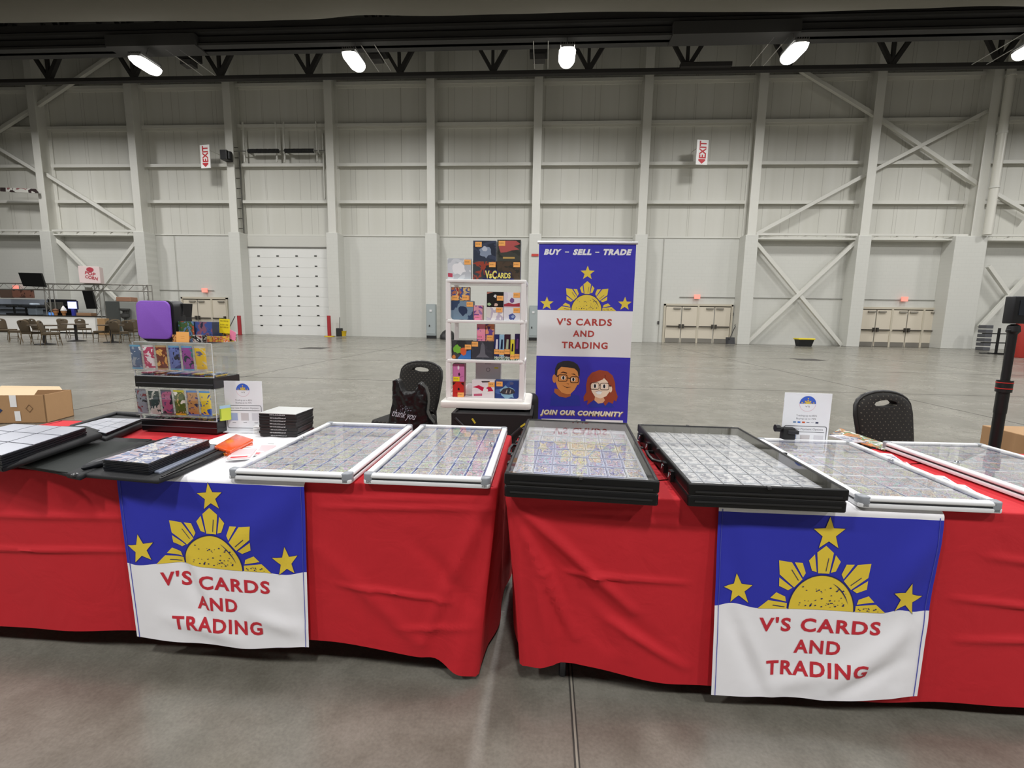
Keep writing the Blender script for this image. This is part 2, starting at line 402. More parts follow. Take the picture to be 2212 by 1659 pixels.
# lamps
def bay_lamp(label, x, y, group):
    t = thing('high_bay_lamp', label, 'ceiling lamp', (x, y, LAMPZ-.08), 0, group)
    h = MB(); fm = mat('8d8d8d', .4, .6)
    h.bb(-.28, .28, -.68, .68, .2, .32, fm)
    for k in range(7): h.bb(-.3+k*.1-.012, -.3+k*.1+.012, -.6, .6, .32, .44, fm)
    h.build('housing', t)
    l = MB(); prof = []
    em = MC.get('lampglow')
    if not em:
        em, nt, b = new_mat('lamp_glow'); b.inputs['Emission Color'].default_value = (1, .97, .9, 1); b.inputs['Emission Strength'].default_value = 9; MC['lampglow'] = em
    for yy, r in ((-.7, .14), (-.64, .3), (-.4, .37), (.4, .37), (.64, .3), (.7, .14)):
        prof.append((yy, r))
    vs = []; fs = []; n = 12
    for yy, r in prof:
        for j in range(n): a = pi+pi*j/(n-1); vs.append((r*cos(a), yy, .2+.85*r*sin(a)))
    for i in range(len(prof)-1):
        for j in range(n-1): fs.append((i*n+j, i*n+j+1, (i+1)*n+j+1, (i+1)*n+j))
        fs.append((i*n+n-1, i*n, (i+1)*n, (i+1)*n+n-1))
    fs.append(tuple(range(n))); fs.append(tuple((len(prof)-1)*n+j for j in range(n)))
    l.add(vs, fs, em); l.build('lens', t, smooth=50)
    s = MB(); s.cyl((0, 0, .44), (0, .3, 1.12), .02, fm, 6); s.box((0, 0, .5), (.2, .3, .12), fm); s.build('hanger', t)
    return t
nm = {-19.4: 'glowing ceiling lamp at far left, leftmost of the visible row', -9.16: 'glowing ceiling lamp above the roller door, second from left',
      .70: 'glowing ceiling lamp above the blue rollup banner', 10.6: 'glowing ceiling lamp above the tall diagonal brace on the right', 20.4: 'glowing ceiling lamp cut by the right edge of the photo'}
for ly, lw in LAMPROWS:
    for lx in LAMPX:
        if ly == 23.3 and lx in nm: bay_lamp(nm[lx], lx, ly, 'lamps along the ceiling girder')
for px0, py0, px1, py1 in ((358, 106, 437, 163), (390, 106, 462, 163), (781, 97, 817, 155), (811, 97, 843, 154), (1154, 89, 1153, 148), (1186, 88, 1182, 148), (1672, 80, 1620, 143), (1704, 80, 1648, 142), (2212, 70, 2102, 140), (2240, 75, 2130, 141)):
    p, q = atz(px0, py0, 13.95), atz(px1, py1, 13.95); x = (p.x+q.x)/2
    struct(MB().cyl((x, p.y, 13.95), (x, q.y, 13.95), .022, mat('b9b7b3', .5), 6).build('ceiling_conduit'))
for px, py in ((410, 127), (815, 115), (1165, 115)):
    p = at(px, py, 25.6); b = MB(); b.box((p.x, 25.6, p.z+.15), (.95, .6, .55), mat('222120', .8)); b.box((p.x, 25.5, p.z-.3), (.6, .5, .25), mat('3d3b39', .8))
    b.cyl((p.x, 25.6, p.z+.4), (p.x, 25.6, 17), .03, ROOFD, 6)
    tag(b.build('ceiling_speaker', bevel=.03), {410: 'dark boxy unit hanging in the truss beside the leftmost lamp', 815: 'dark boxy unit hanging in the truss right of the second lamp', 1165: 'dark boxy unit hanging in the truss left of the middle lamp'}[px], 'speaker', 'dark units in the roof truss')

# ---------------------------------------------------------------- roller door
RX0, RX1 = at(530, 600, D-.2).x, at(709, 600, D-.2).x; RZ = at(620, 535, D-.2).z
t = struct(bpy.data.objects.new('door_1', None)); COL.objects.link(t); t.location = (0, 0, 0)
b = MB(); dm = mat('e6e6e2', .45); n = 9
for k in range(n): z0, z1 = RZ*k/n, RZ*(k+1)/n; b.bb(RX0, RX1, D-.15, D-.09, z0+.004, z1-.004, dm)
b.bb(RX0, RX1, D-.12, D-.09, 0, RZ, mat('d9d9d5', .5)); b.build('door_panel', t)
b = MB(); bm_ = mat('34332f', .7)
b.bb(RX0-.12, RX0, D-.22, D-.05, 0, RZ, bm_); b.bb(RX0-.12, RX1+.1, D-.2, D-.08, RZ-.02, RZ+.05, mat('6a6862', .6)); b.bb(RX1, RX1+.05, D-.2, D-.08, 0, RZ, mat('8b8a84', .6)); b.build('door_frame', t)
b = MB(); b.bb(RX0-.35, RX1+.3, D-.16, D-.02, RZ+.06, ZB-.08, mat('cdccc4', .5)); b.build('door_header', t)
sl = MB().box((0, 0, 0), (.16, .02, .07), mat('33332f', .4)).build('vision_slot', t); first = True
ypx = [553, 575, 596.5, 618, 639.5, 660.5, 681.5, 703]
for r in range(8):
    for c_ in range(4):
        p = at(558.5+c_*41+r*1.0, ypx[r], D-.16)
        o = sl if first else dup(sl, parent=t); o.location = p; first = False
# door tracks, shaft and springs
tr = MB(); tm = mat('6e6d68', .5, .3)
xa = at(503, 340, D-.5).x
tr.bb(xa-.04, xa+.04, D-.6, D-.5, ZB-6, 12.0, tm); tr.bb(xa+.28, xa+.33, D-.35, D-.28, 0, 11.2, tm); tr.bb(at(701, 400, D-.4).x-.03, at(701, 400, D-.4).x+.03, D-.45, D-.35, 8.4, 12.2, mat('c9c8c0', .5))
for k in range(9): z = 6.6+k*.6; tr.bb(xa, xa+.3, D-.42, D-.38, z, z+.04, tm)
struct(tr.build('door_track'))
za = at(610, 326, D-.6).z; xs0 = at(505, 326, D-.6).x; xs1 = at(702, 326, D-.6).x
t = thing('door_spring_shaft', 'black coiled springs on a shaft above the roller door', 'door spring', ((xs0+xs1)/2, D-.6, za))
o = MB().cyl((xs0-t.location.x, 0, 0), (xs1-t.location.x, 0, 0), .03, tm, 8).build('shaft', t)
for a, c_ in ((536, 602), (615, 678)):
    p, q = at(a, 326, D-.6).x-t.location.x, at(c_, 326, D-.6).x-t.location.x; b = MB(); n = 46
    b.tube([(p+(q-p)*i/n, 0, 0) for i in range(n+1)], [.13 if i % 2 else .105 for i in range(n+1)], mat('1b1b1b', .6), 12); b.build('spring', t)
for a in (536, 601, 618, 680, 690): p = at(a, 330, D-.5).x-t.location.x; MB().bb(p-.03, p+.03, -.05, .59, -.06, .06, mat('b5b4ac', .5)).build('bracket', t)
p = at(489, 337, D-1.15); t = thing('door_opener', 'black motor box fixed to the column beside the roller door springs', 'door motor', (p.x, D-1.15, p.z-.3))
b = MB(); b.box((0, 0, .3), (.42, .59, .55), BLACK); b.cyl((.2, 0, .1), (.2, .0, .55), .14, BLACK, 12); b.build('motor_housing', t, bevel=.03)
b = MB(); b.box((-.05, -.26, .38), (.25, .03, .1), mat('8c8c8a', .5)); b.build('cover_plate', t)
vp = MB()
for px in (527, 597, 614, 684): x = at(px, 300, D-.3).x; vp.bb(x-.04, x+.04, D-.36, D-.3, 10.6, 12.9, STEELW)
struct(vp.build('door_hanger_posts'))
# ---------------------------------------------------------------- exit doors
DM = mat('d4cbb9', .5); FR = mat('c6beab', .5); KP = mat('96928a', .35, .5); PB = mat('5b564e', .35, .6)
def doorset(n, px0, px1, pyt, leaves, pybase):
    xa, xb = at(px0, pybase, D-.05).x, at(px1, pybase, D-.05).x; zt = at((px0+px1)/2, pyt, D-.05).z
    t = struct(bpy.data.objects.new('door_%d' % n, None)); COL.objects.link(t); t.location = (xa, D-.05, 0); W_ = xb-xa
    f = MB(); f.bb(-.1, 0, -.1, .02, 0, zt+.1, FR); f.bb(W_, W_+.1, -.1, .02, 0, zt+.1, FR); f.bb(-.1, W_+.1, -.1, .02, zt, zt+.12, FR)
    lw = W_/leaves
    for k in range(2, leaves, 2): f.bb(k*lw-.05, k*lw+.05, -.1, .02, 0, zt, FR)
    f.bb(0, W_, -.02, .01, zt-.07, zt, mat('6c675c', .7)); f.build('door_frame', t)
    for k in range(leaves):
        l = MB().bb(k*lw+.03, (k+1)*lw-.03, -.07, -.02, .01, zt-.06, DM).build('door_leaf', t, bevel=.006)
        s = 1 if k % 2 == 0 else -1; ex = (k+1)*lw-.1 if s > 0 else k*lw+.1
        h = MB(); h.bb(k*lw+.08, (k+1)*lw-.08, -.17, -.12, zt*.43, zt*.43+.07, PB); h.box((ex, -.14, zt*.43+.05), (.1, .12, .24), mat('3c3832', .5)); h.build('push_bar', l)
        MB().bb(k*lw+.06, (k+1)*lw-.06, -.08, -.07, .02, .28, KP).build('kick_plate', l)
        MB().box((k*lw+(.3 if s < 0 else lw-.3), -.12, zt-.16), (.42, .07, .09), mat('8a857a', .5)).build('door_closer', l)
doorset(2, 402, 494, 646, 3, 720)
doorset(3, 1433, 1573, 661, 4, 741)
doorset(4, 1850, 2052, 668.5, 6, 748)
for px, py, lb in ((442, 627, 'lit red exit light on conduit above the left door pair'), (1506, 641, 'lit red exit light above the four leaf door right of the banner'),
                   (1954, 646, 'lit red exit light above the six leaf door at right'), (34, 621, 'small red exit light on wall above the food stand')):
    p = at(px, py, D-.2); t = thing('exit_light', lb, 'exit light', (p.x, D-.2, p.z-.14), 0, 'red exit lights over the doors')
    MB().box((0, 0, .14), (.34, .1, .26), mat('ff8f80', .5, emit=.75)).build('light_face', t, bevel=.01)
    MB().box((0, .09, .14), (.2, .1, .18), mat('8d8b84', .5)).build('mounting_box', t)
for a, y0, c_, y1 in ((330, 627, 437, 627), (446, 627, 462, 628), (1468, 642, 1500, 642), (1512, 642, 1592, 643), (1620, 643, 1825, 646), (1857, 646.5, 1948, 648), (1960, 648, 2064, 649)):
    p, q = at(a, y0, D-.1), at(c_, y1, D-.1); z = (p.z+q.z)/2; struct(MB().cyl((p.x, D-.08, z), (q.x, D-.08, z), .02, mat('8b8a84', .5), 6).build('wall_conduit'))
for px, y0, y1 in ((386, 507, 720), (325, 507, 640), (1427, 515, 740), (523, 700, 722)):
    x = at(px, 650, D-.1).x; struct(MB().cyl((x, D-.08, at(px, y1, D-.1).z if y1 < 700 else 0), (x, D-.08, ZB-.1), .018, mat('b5b4ad', .5), 6).build('wall_conduit'))
for px, py, w_, h_ in ((1578.5, 679, .28, .2), (1422, 697, .1, .18), (2064, 709, .12, .14), (390, 679, .12, .16)):
    p = at(px, py, D-.08); struct(MB().box((p.x, D-.08, p.z), (w_, .06, h_), mat('3b3836' if px < 2000 else '9a4438', .6)).build('wall_plate'))
# downspout on the right column
b = MB(); xp = at(2160, 323, D-1.1).x; b.cyl((xp, D-1.1, ZB+.05), (xp, D-1.1, ZT-.2), .2, mat('d8d6cc', .4), 14)
for z in (8.8, 11.6, 14.5): b.cyl((xp, D-1.1, z), (xp, D-1.1, z+.12), .23, STEELW, 14)
tag(b.build('downspout', smooth=40), 'fat white vertical drainpipe beside the tall column at far right', 'pipe')
# electrical cabinets
for px0, px1, y0, y1, lb in ((922, 942, 657, 731, 'tall grey electrical cabinet left of the white shelf unit'), (1143, 1161, 660, 735, 'tall grey electrical cabinet between shelf unit and banner')):
    a, c_ = at(px0, 700, D-1.1), at(px1, 700, D-1.1); zt = at(px0, y0, D-1.1).z
    t = thing('electrical_cabinet', lb, 'cabinet', ((a.x+c_.x)/2, D-1.1, 0)); w_ = c_.x-a.x
    MB().bb(-w_/2, w_/2, -.12, .12, .18, zt, mat('98a0a0', .5)).build('cabinet_body', t, bevel=.01)
    b = MB(); b.bb(-w_/2+.03, w_/2-.03, -.14, -.12, .3, zt-.06, mat('a2aaaa', .5)); b.build('cabinet_door', t)
    b = MB(); b.bb(-.08, .06, -.17, -.14, zt*.78, zt*.84, mat('dddddd', .4)); b.bb(-.12, -.06, -.17, -.14, zt*.35, zt*.4, mat('2a2a2a', .5)); b.build('cabinet_latch', t)
    b = MB(); b.bb(-w_/2, w_/2, -.1, .1, 0, .18, mat('1c1c1c', .7))
    b.build('plinth', t)
p = at(1163, 551, D-1.0); struct(MB().box((p.x-.2, D-.99, p.z), (.42, .02, .14), mat('c0453c', .6)).build('wall_sign_strip'))
# red bollards
for px, lb in ((518.5, 'red steel bollard left of the roller door'), (711.5, 'red steel bollard with yellow base right of the roller door')):
    q = atz(px, 725); x = at(px, 720, D-1.6).x; z = at(px, 682, D-1.6).z
    t = thing('bollard', lb, 'bollard', (x, D-1.6, 0), 0, 'bollards at the roller door')
    MB().cyl((0, 0, .03), (0, 0, z), .11, mat('a52a30', .5), 14).build('post', t, smooth=40)
    if px > 600: MB().cyl((0, 0, 0), (0, 0, .06), .3, mat('d8b92a', .6), 16).build('base', t)
    else: MB().cyl((0, 0, 0), (0, 0, .03), .14, mat('7a2024', .6), 16).build('base', t)
# EXIT hanging signs
def exit_sign(px, py, lb, up, dx, tiltx):
    Y = D-1.3; p = at(px, py, Y); t = thing('exit_sign', lb, 'exit sign', (p.x, Y, p.z), dx, 'hanging exit signs')
    w_, h_ = .66, 1.32
    MB().bb(-w_/2, w_/2, 0, .04, -h_/2, h_/2, mat('f4f2f0', .35)).build('sign_panel', t, bevel=.004)
    b = MB(); red = mat('c8202c', .5)
    X = FX((0.02, -.006, .14)) @ Matrix.Rotation(radians(90), 4, 'Z'); text(b, 'EXIT', .92, .4, red, X, bold=.03)
    b.build('lettering', t)
    b = MB(); A = FX((0, -.006, -.46))
    b.flat([(-.2, .02), (0, -.15), (.2, .02), (.2, .1), (-.2, .1)], red, A); b.build('arrow', t)
    b = MB(); b.cyl((0, .02, h_/2-.2), (0, 1.32, h_/2-.2), .02, STEELW, 6); b.build('bracket', t)
exit_sign(443, 338, 'white hanging sign reading EXIT vertically, left of roller door motor', 1, radians(-8), 0)
exit_sign(1517, 329, 'white hanging sign reading EXIT vertically, right of the banner', 1, radians(8), 0)
# things along the back wall
p = atz(1736, 745); p.y = min(p.y, D-1.5); p = Vector((at(1736, 745, p.y).x, p.y, 0))
t = thing('storage_tote', 'black storage tote with yellow lid on floor under the X brace', 'tote', p)
b = MB(); b.add([(-.34, -.22, 0), (.34, -.22, 0), (.34, .22, 0), (-.34, .22, 0), (-.42, -.28, .38), (.42, -.28, .38), (.42, .28, .38), (-.42, .28, .38)], [(0, 1, 2, 3), (4, 5, 6, 7), (0, 1, 5, 4), (1, 2, 6, 5), (2, 3, 7, 6), (3, 0, 4, 7)], mat('1a1a1a', .5)); b.build('tote_body', t, bevel=.02)
MB().box((0, 0, .42), (.92, .62, .08), mat('e8d22e', .5)).build('lid', t, bevel=.02)
x = at(1580, 735, D-1.0).x; t = thing('snow_shovel', 'black snow shovel leaning on wall beside the four leaf door', 'shovel', (x-.15, D-1.2, 0))
MB().tube([(-.05, 0, .3), (.55, .75, 1.15)], .022, mat('2a2a2c', .5), 8).build('handle', t)
MB().tube([(.5, .72, 1.18), (.6, .72, 1.25), (.6, .8, 1.12), (.5, .8, 1.1)], .02, BLACK, 8, closed=True).build('grip', t)
b = MB(); n = 8
for k in range(n): a0, a1 = -.26+.52*k/n, -.26+.52*(k+1)/n; b.add([(a0, .1*cos(a0*5)-.1, .02), (a1, .1*cos(a1*5)-.1, .02), (a1, .1*cos(a1*5), .42), (a0, .1*cos(a0*5), .42)], [(0, 1, 2, 3)], mat('232325', .5))
b.build('blade', t)
x = at(741, 728, D-1.4).x; t = thing('mop_bucket', 'yellow mop bucket with black wringer beside the right bollard', 'bucket', (x, D-1.6, 0))
MB().lathe([(.16, 0), (.2, .3), (.22, .32)], mat('d8b520', .5), 14, c=(.1, 0, .05)).build('bucket', t, smooth=40)
MB().box((-.08, -.1, .3), (.34, .3, .5), mat('202020', .6)).build('wringer', t, bevel=.04)
MB().cyl((-.1, 0, .4), (-.12, .1, 1.2), .02, mat('222222', .5), 8).build('handle', t)
x = at(500, 713, D-1.8).x; t = thing('dustpan', 'long handled dustpan and broom leaning left of the left bollard', 'dustpan', (x, D-2.0, 0))
MB().cyl((-.2, 0, .1), (.15, .4, 1.15), .025, mat('3a3835', .5), 8).build('handle', t); MB().box((-.1, -.1, .15), (.5, .3, .22), mat('b8b6b0', .5)).build('pan', t, bevel=.03)
x = at(966, 726, D-2).x; b = MB(); random.seed(3)
b.lathe([(.05, 0), (.5, .02), (.48, .22), (.32, .45), (.12, .58), (.03, .6)], mat('171717', .4, bump=1, bscale=9), 14)
o = tag(b.build('refuse_sack', smooth=50), 'black plastic sack on floor against wall, left of the shelf unit', 'sack'); o.location = (x, D-1.8, 0)
# rack and red object at far right
p = atz(2160, 757); t = thing('steel_rack', 'low black pipe rack on the floor by the right column', 'rack', (at(2158, 755, 24).x, 24, 0))
b = MB()
for z in (.05, .55, .98): b.beam((-.85, 0, z), (.85, 0, z), .05, .05, BLACK)
b.build('rail', t); b = MB()
for xx in (-.12, .3): b.beam((xx, 0, 0), (xx, 0, 1.25), .09, .06, BLACK)
b.build('post', t); b = MB(); b.beam((-.12, -.4, .04), (-.12, .4, .04), .06, .06, BLACK); b.beam((.3, -.4, .04), (.3, .4, .04), .06, .06, BLACK); b.build('foot', t)
x = at(2208, 720, 22).x; b = MB(); b.lathe([(.32, 0), (.34, .04), (.34, 1.25), (.3, 1.5), (.18, 1.58)], mat('a83026', .5), 18); o = tag(b.build('red_drum', smooth=40), 'red drum partly hidden behind the camera pole at the right edge', 'drum'); o.location = (x+.1, 22, 0)
x = at(2121, 735, D-2).x; b = MB()
for k in range(6): b.box((0, 0, .09+k*.24), (.36, .5, .18), mat('55565a', .6))
o = tag(b.build('stacked_bins', bevel=.02), 'narrow grey stack of bins at foot of the right column', 'bins'); o.location = (x+.1, D-2, 0)
# ---------------------------------------------------------------- concession stand
p0 = atz(208, 721.5); YS = p0.y
def pxs(x, y, Y=None): return at(x, y, YS if Y is None else Y)
zc = pxs(100, 683).z
t = thing('concession_counter', 'long white front counter of the food stand at left', 'counter', (p0.x, YS, 0))
MB().bb(-9, 0, 0, .8, .08, zc, mat('f0efea', .4)).build('counter_front', t, bevel=.01)
MB().bb(-9, .02, -.03, .83, zc, zc+.05, mat('2a2826', .4)).build('counter_top', t)
MB().bb(-8.95, -.05, .05, .75, 0, .08, mat('151515', .7)).build('plinth', t)
# overhead truss frame
zt = pxs(100, 612).z; xa, xb = pxs(-60, 612).x, pxs(310, 620).x
alu = mat('9a9892', .4, .6)
t = thing('stand_truss', 'aluminium lighting truss frame spanning over the food stand', 'truss', (xb, YS+.3, 0))
b = MB()
for yy, zz in ((0, 0), (.3, 0), (0, -.35), (.3, -.35)): b.cyl((xa-xb, yy, zt+zz), (0, yy, zt+zz), .03, alu, 6)
L_ = xb-xa; n = 26
for k in range(n):
    a0 = -L_+L_*k/n; a1 = -L_+L_*(k+1)/n
    b.cyl((a0, 0, zt-(.35 if k % 2 else 0)), (a1, 0, zt-(0 if k % 2 else .35)), .015, alu, 5)
b.build('top_truss', t)
for xx in (0, pxs(205, 640).x-xb, pxs(95, 640).x-xb):
    b = MB()
    for sx, sy in ((0, 0), (.28, 0), (0, .28), (.28, .28)): b.cyl((xx-sx, sy, 0), (xx-sx, sy, zt), .025, alu, 6)
    for k in range(8): b.cyl((xx-(.28 if k % 2 else 0), 0, zt*k/8), (xx-(0 if k % 2 else .28), 0, zt*(k+1)/8), .013, alu, 5)
    b.build('upright', t)
def px_panel(pts, Y, th, m):
    P = [at(x, y, Y) for x, y in pts]; b = MB(); n = len(P)
    vs = [tuple(q) for q in P]+[(q.x, q.y+th, q.z) for q in P]
    b.add(vs, [tuple(range(n)), tuple(range(2*n-1, n-1, -1))]+[(i, (i+1) % n, (i+1) % n+n, i+n) for i in range(n)], m); return b
scr = mat('0c0c0d', .3)
for pts, lb, (mx, my) in (([(39, 589), (88, 590), (98, 620), (50, 618)], 'large black screen tilted on top of the food stand truss', (72, 613)), ([(177, 628), (198, 628), (208, 667), (187, 667)], 'narrow black screen hanging at the right end of the white counter', (186, 630))):
    t = thing('hanging_screen', lb, 'screen', (0, 0, 0)); px_panel(pts, YS-.1, .1, scr).build('screen_panel', t)
    p = at(mx, my, YS); MB().bb(p.x-.06, p.x+.06, YS, YS+.36, p.z-.06, p.z+.25, alu).build('mount', t)
# popcorn cube
p = pxs(194, 611); sz = (pxs(212, 594).x-pxs(176, 594).x)
sz = .92
t = thing('popcorn_sign', 'pale cube sign with red POP CORN lettering above the food stand', 'sign', (p.x, YS+.15, zt+.03), radians(34))
MB().bb(-sz/2, sz/2, -sz/2, sz/2, 0, sz*1.02, mat('e9d5d3', .5)).build('cube', t, bevel=.01)
b = MB(); rd = mat('b83245', .5)
X = FX((.05, -sz/2-.01, sz*.58)) @ Matrix.Rotation(radians(-12), 4, 'Z'); text(b, 'POP', sz*.5, sz*.2, rd, X, bold=.03)
X = FX((.08, -sz/2-.01, sz*.33)) @ Matrix.Rotation(radians(-12), 4, 'Z'); text(b, 'CORN', sz*.6, sz*.2, rd, X, bold=.03); b.build('lettering', t)
b = MB(); b.prism([(cos(a)*.16, sin(a)*.13) for a in [i*pi/8 for i in range(16)]], .004, rd, FX((.05, -sz/2-.012, sz*.82))); b.build('swirl', t)
# back bar items, standing on a back counter behind
YK = YS+2.2; t = thing('back_bar', 'dark back counter with shelving behind the white food counter', 'counter', (pxs(90, 690).x, YK, 0))
xl, xr = at(-80, 690, YK).x-t.location.x, at(232, 690, YK).x-t.location.x
MB().bb(xl, xr, 0, .7, 0, 1.0, mat('2b2927', .6)).build('cabinet', t)
b = MB(); z1 = at(60, 646, YK).z
b.bb(xl, at(90, 690, YK).x-t.location.x, .5, .6, 1.0, z1, mat('9aa2ac', .5)); b.bb(at(93, 690, YK).x-t.location.x, at(150, 690, YK).x-t.location.x, .4, .6, 1.0, z1+.02, mat('14151a', .5)); b.build('back_panel', t)
b = MB()
for zz in (1.35, 1.65): b.bb(xl, at(150, 690, YK).x-t.location.x, .2, .5, zz, zz+.03, mat('6a6f78', .4, .5))
b.build('shelf', t)
def far_box(name, x0, y0, x1, y1, Y, c, lb, cat, d=.4, grp=None, rough=.5, emit=0, z0=None, name2=None):
    a, q = at(x0, y1, Y), at(x1, y0, Y); zz = a.z if z0 is None else z0
    b = MB(); b.bb(-(q.x-a.x)/2, (q.x-a.x)/2, 0, d, 0, q.z-zz, mat(c, rough, emit=emit) if isinstance(c, str) else c)
    o = b.build(name, bevel=min(.02, d*.2)); o.location = ((a.x+q.x)/2, Y, zz); return tag(o, lb, cat, grp)
far_box('menu_board', 0, 624, 26, 643, YK-.3, '5b4a40', 'brown menu board at left edge above the food counter', 'menu board', .1)
far_box('menu_board', 27, 626, 70, 643, YK-.35, art(('4a342c', '7a5446', '3a2a28'), 3, seed=2), 'brown printed menu board right of the plain one above the counter', 'menu board', .1)
p = pxs(62, 680); t = thing('drink_machine', 'silver and black drinks machine on the food counter', 'machine', (p.x, YS+.4, zc+.05))
MB().box((0, 0, .22), (.55, .4, .44), mat('8e9aa6', .3, .5)).build('machine_body', t, bevel=.04); MB().box((0, -.05, .5), (.95, .5, .16), mat('1d2024', .4)).build('machine_head', t, bevel=.05)
MB().lathe([(.2, .58), (.24, .62), (.2, .7)], mat('d5e4f4', .3), 14).build('machine_cap', t)
for px, lb in ((12, 'black warming lamp unit on the food counter near the left edge'), (38, 'small dark dispenser left of the silver drinks machine')):
    p = pxs(px, 680); b = MB(); b.box((0, 0, .05), (.5, .35, .1), BLACK); b.box((0, .1, .3), (.08, .08, .45), BLACK); b.box((0.02, -.05, .5), (.4, .3, .09), BLACK); o = tag(b.build('dispenser', bevel=.02), lb, 'dispenser'); o.location = (p.x, YS+.4, zc+.05)
p = at(158, 678, YS+.5); t = thing('monitor', 'glowing blue white monitor on the food counter', 'monitor', (p.x, YS+.5, zc+.05))
s_ = YS/FPX*1.0
MB().box((0, .05, .62), (.62, .08, .5), mat('20245a', .4)).build('monitor_frame', t, bevel=.01)
b = MB(); b.box((0, 0, .62), (.54, .02, .4), mat('cfd6ff', .5, emit=1.2)); b.build('screen', t)
MB().bb(-.1, .1, 0, .12, 0, .4, mat('3a40a0', .4)).build('stand', t)
for px, c_, lb, hh in ((121, '6d4a36', 'brown cone figure standing left of the white soft ice cone', .55), (138.5, 'f4f2ee', 'white soft ice cream cone figure on the counter', .82)):
    KI = .7
    p = at(px, 680, YS+.2); t = thing('ice_cream_figure', lb, 'ice cream figure', (p.x, YS+.2, zc+.05), 0, 'ice cream cone figures'); t.scale = (KI, KI, KI)
    MB().lathe([(.1, 0), (.13, .2), (.17, .22), (.2, .36), (.17, .38)], mat('b07a4a', .6), 16).build('cone', t, smooth=35)
    MB().lathe([(.18, .38), (.22, .43), (.19, .5), (.15, .52), (.17, .58), (.12, .64), (.1, .66), (.1, .7), (.04, .78), (.005, .84)] if hh > .6 else [(.18, .38), (.22, .43), (.19, .5), (.1, .55), (.01, .58)], mat(c_, .5), 16).build('ice_cream', t, smooth=35)
far_box('cardboard_box', 165, 676, 196, 683, YS+.3, 'a07c5c', 'low brown cardboard boxes lying on the counter by the monitor', 'box', .4, z0=zc+.05)
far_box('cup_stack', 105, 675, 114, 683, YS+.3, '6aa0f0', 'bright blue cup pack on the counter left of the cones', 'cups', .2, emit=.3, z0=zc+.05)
for k, px in enumerate((100, 109, 118, 127)):
    far_box('coffee_grinder', px-3, 653, px+3, 668, YK-.05, '56544e', 'dark round container on the shelf behind the cones', 'container', .2, 'containers on the back shelf')
far_box('food_warmer', 231, 651, 262, 697, YS-.5, mat('5d605e', .3, .4), 'dark steel food cabinet right of the white counter', 'cabinet', .8, z0=0)
far_box('popcorn_machine', 262, 652, 291, 700, YS-.6, '8b8d88', 'grey food machine with glass front behind the brown chairs', 'machine', .8, z0=0)
p = at(272, 665, YS-.75); b = MB(); hq = at(272, 688, YS-.85).z; b.lathe([(.2, -hq), (.2, -hq+.05), (.06, -hq+.06), (.06, -.02), (.12, 0), (.22, .1), (.22, .25), (.1, .3), (.1, .4), (.25, .45), (.25, .55)], mat('3a3a38', .4), 14); o = tag(b.build('coffee_urn', smooth=40), 'dark round urn set in front of the grey food machine', 'urn'); o.location = (p.x, YS-.85, at(272, 688, YS-.85).z)
far_box('cardboard_box', 251, 642, 281, 651, YS-.4, '96705a', 'flat brown cardboard box on top of the steel food cabinets', 'box', .5, z0=at(262, 651, YS-.5).z)
far_box('cardboard_box', 212, 688, 225, 717, YS-.8, 'a8875f', 'tall tan carton on the floor right of the white counter', 'box', .4, z0=0)
# fallen banner strip high at left edge
b = px_panel([(0, 405), (34, 406), (78, 408), (80, 417), (60, 416), (30, 415), (0, 413)], D-1.2, .1, art(('8a5a5c', 'c9c8c0', '3a3030'), 1.5, seed=4)); o = tag(b.build('rolled_wall_banner'), 'rolled red and white banner tied high on the wall at left edge', 'banner')
